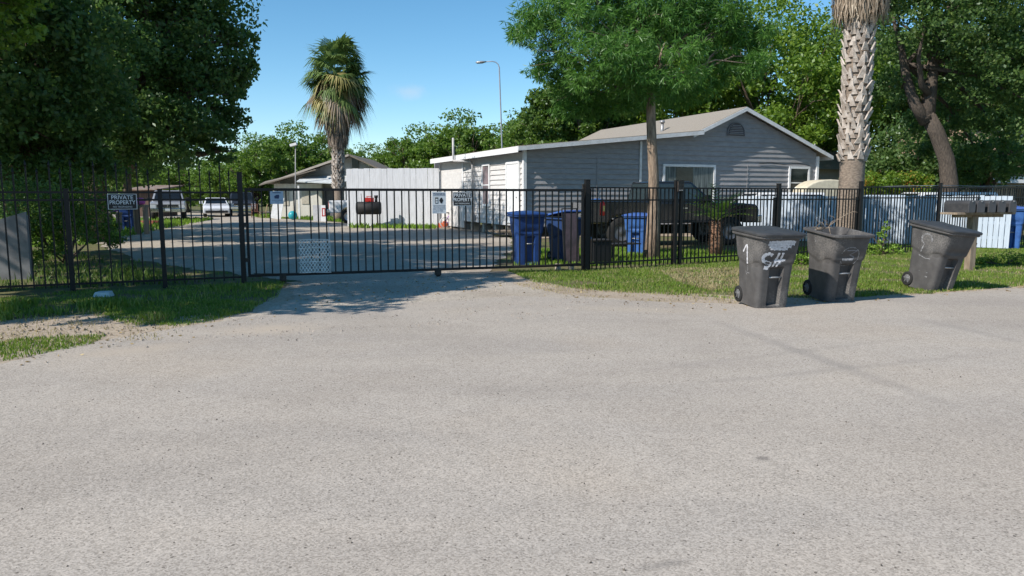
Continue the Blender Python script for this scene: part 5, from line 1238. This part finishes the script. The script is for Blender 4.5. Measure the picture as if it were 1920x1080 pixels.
# tall trees behind the house
bk = [('tall broad tree directly behind the roof ridge of the grey house', 1440, 49, 9.5, 6.5, 5.6, LB2, 31), ('tall tree behind the grey house, left of its ridge', 1250, 52, 9.0, 6.0, 5.4, LB2, 32), ('round tree behind the left half of the low grey roof', 1075, 50, 6.2, 4.2, 3.6, LM, 33),
      ('tall tree behind the small shingled house beyond the palm', 1600, 56, 9.5, 6.5, 6, LB2, 34), ('dark tree behind the forked tree', 1760, 50, 8.5, 6, 5.4, LG, 35), ('dark tree behind the neighbour house at the right edge', 1930, 56, 9, 7, 5.8, LG, 36)]
for lab, px, Y, zc, R_, hz, mt, sd_ in bk:
    shade(lab, at(px, 300, Y).x, Y, zc, R_, hz, 34000, sd_, mt, 'broadleaf_tree', .27)
shade('lower leafy tree filling the gap behind the second house', at(1530, 300, 60).x, 62, 4.5, 5, 4, 14000, 41, LM, 'broadleaf_tree', .3)
shade('low dark tree between the forked trunk and the neighbour house', at(1690, 300, 42).x, 42, 3.6, 3.2, 2.8, 14000, 42, LG, 'broadleaf_tree', .22)
shade('low dark tree behind the mailboxes, before the pale house', at(1850, 300, 38).x, 38, 3.4, 2.6, 1.7, 8000, 43, LG, 'broadleaf_tree', .2)
# sunlit trees far off: one built, then copied
proto = shade('bright green tree over the silver pickup', 0, 0, 4.6, 3.8, 3.6, 15000, 51, LB, 'broadleaf_tree', .26); proto.location = (at(350, 380, 70).x, 70, 0); proto.scale = (1, 1, .62); proto['group'] = 'sunlit trees beyond the yard'
far = [(420, 66, .66, 'bright green tree above the white sedan'), (480, 64, .84, 'bright green tree above the dark pickup, left of the lamp mast'), (560, 70, 1.02, 'bright green tree directly behind the far white house'), (270, 74, .75, 'bright green tree glimpsed behind the shed'),
       (600, 80, 1.0, 'green tree just left of the far palm crown, at the back'), (690, 78, .85, 'green tree right of the far palm above the board fence'), (745, 72, .86, 'green tree above the middle of the white board fence'), (800, 70, 1.0, 'green tree above the right half of the white board fence'),
       (868, 66, 1.1, 'green tree behind the left end of the low grey roof'), (930, 74, 1.05, 'green tree at the foot of the tall street lamp'), (985, 62, 1.05, 'green tree just right of the tall street lamp'), (1040, 68, 1.3, 'taller green tree right of the street lamp, beyond the roof'), (180, 78, .9, 'green tree far behind the dark oaks'), (60, 80, .9, 'green tree farthest left behind the dark oaks'), (1150, 75, 1.5, 'tall green tree far behind the feathery tree')]
for i, (px, Y, s_, lab) in enumerate(far):
    dup(proto, (at(px, 380, Y).x, Y, 0), i * 1.3, lab, (s_ * 1.05, s_ * 1.05, s_), 'sunlit trees beyond the yard')
# far wood closing the view
P, C_ = clumps([(x, 105 + random.uniform(-5, 5), 2.6, 6, 3, random.uniform(3.2, 4.6)) for x in range(-90, 100, 7)], 30000, .4, 20, .2)
tag(npobj('far_wood', leaves(P, .7, .5, unit(RNG.normal(size=P.shape))), LM), kind='stuff')
# overhead wire and clothes line at the right
o = MB().tube([at(1600 + 40 * i, 352 - 4 * math.sin(i * .4) + (0 if i < 6 else -(i - 6) * 2), 27) for i in range(12)], .012, 5).build('cable', STEEL); tag(o, 'thin sagging cable strung above the fence behind the mailboxes', 'cable')
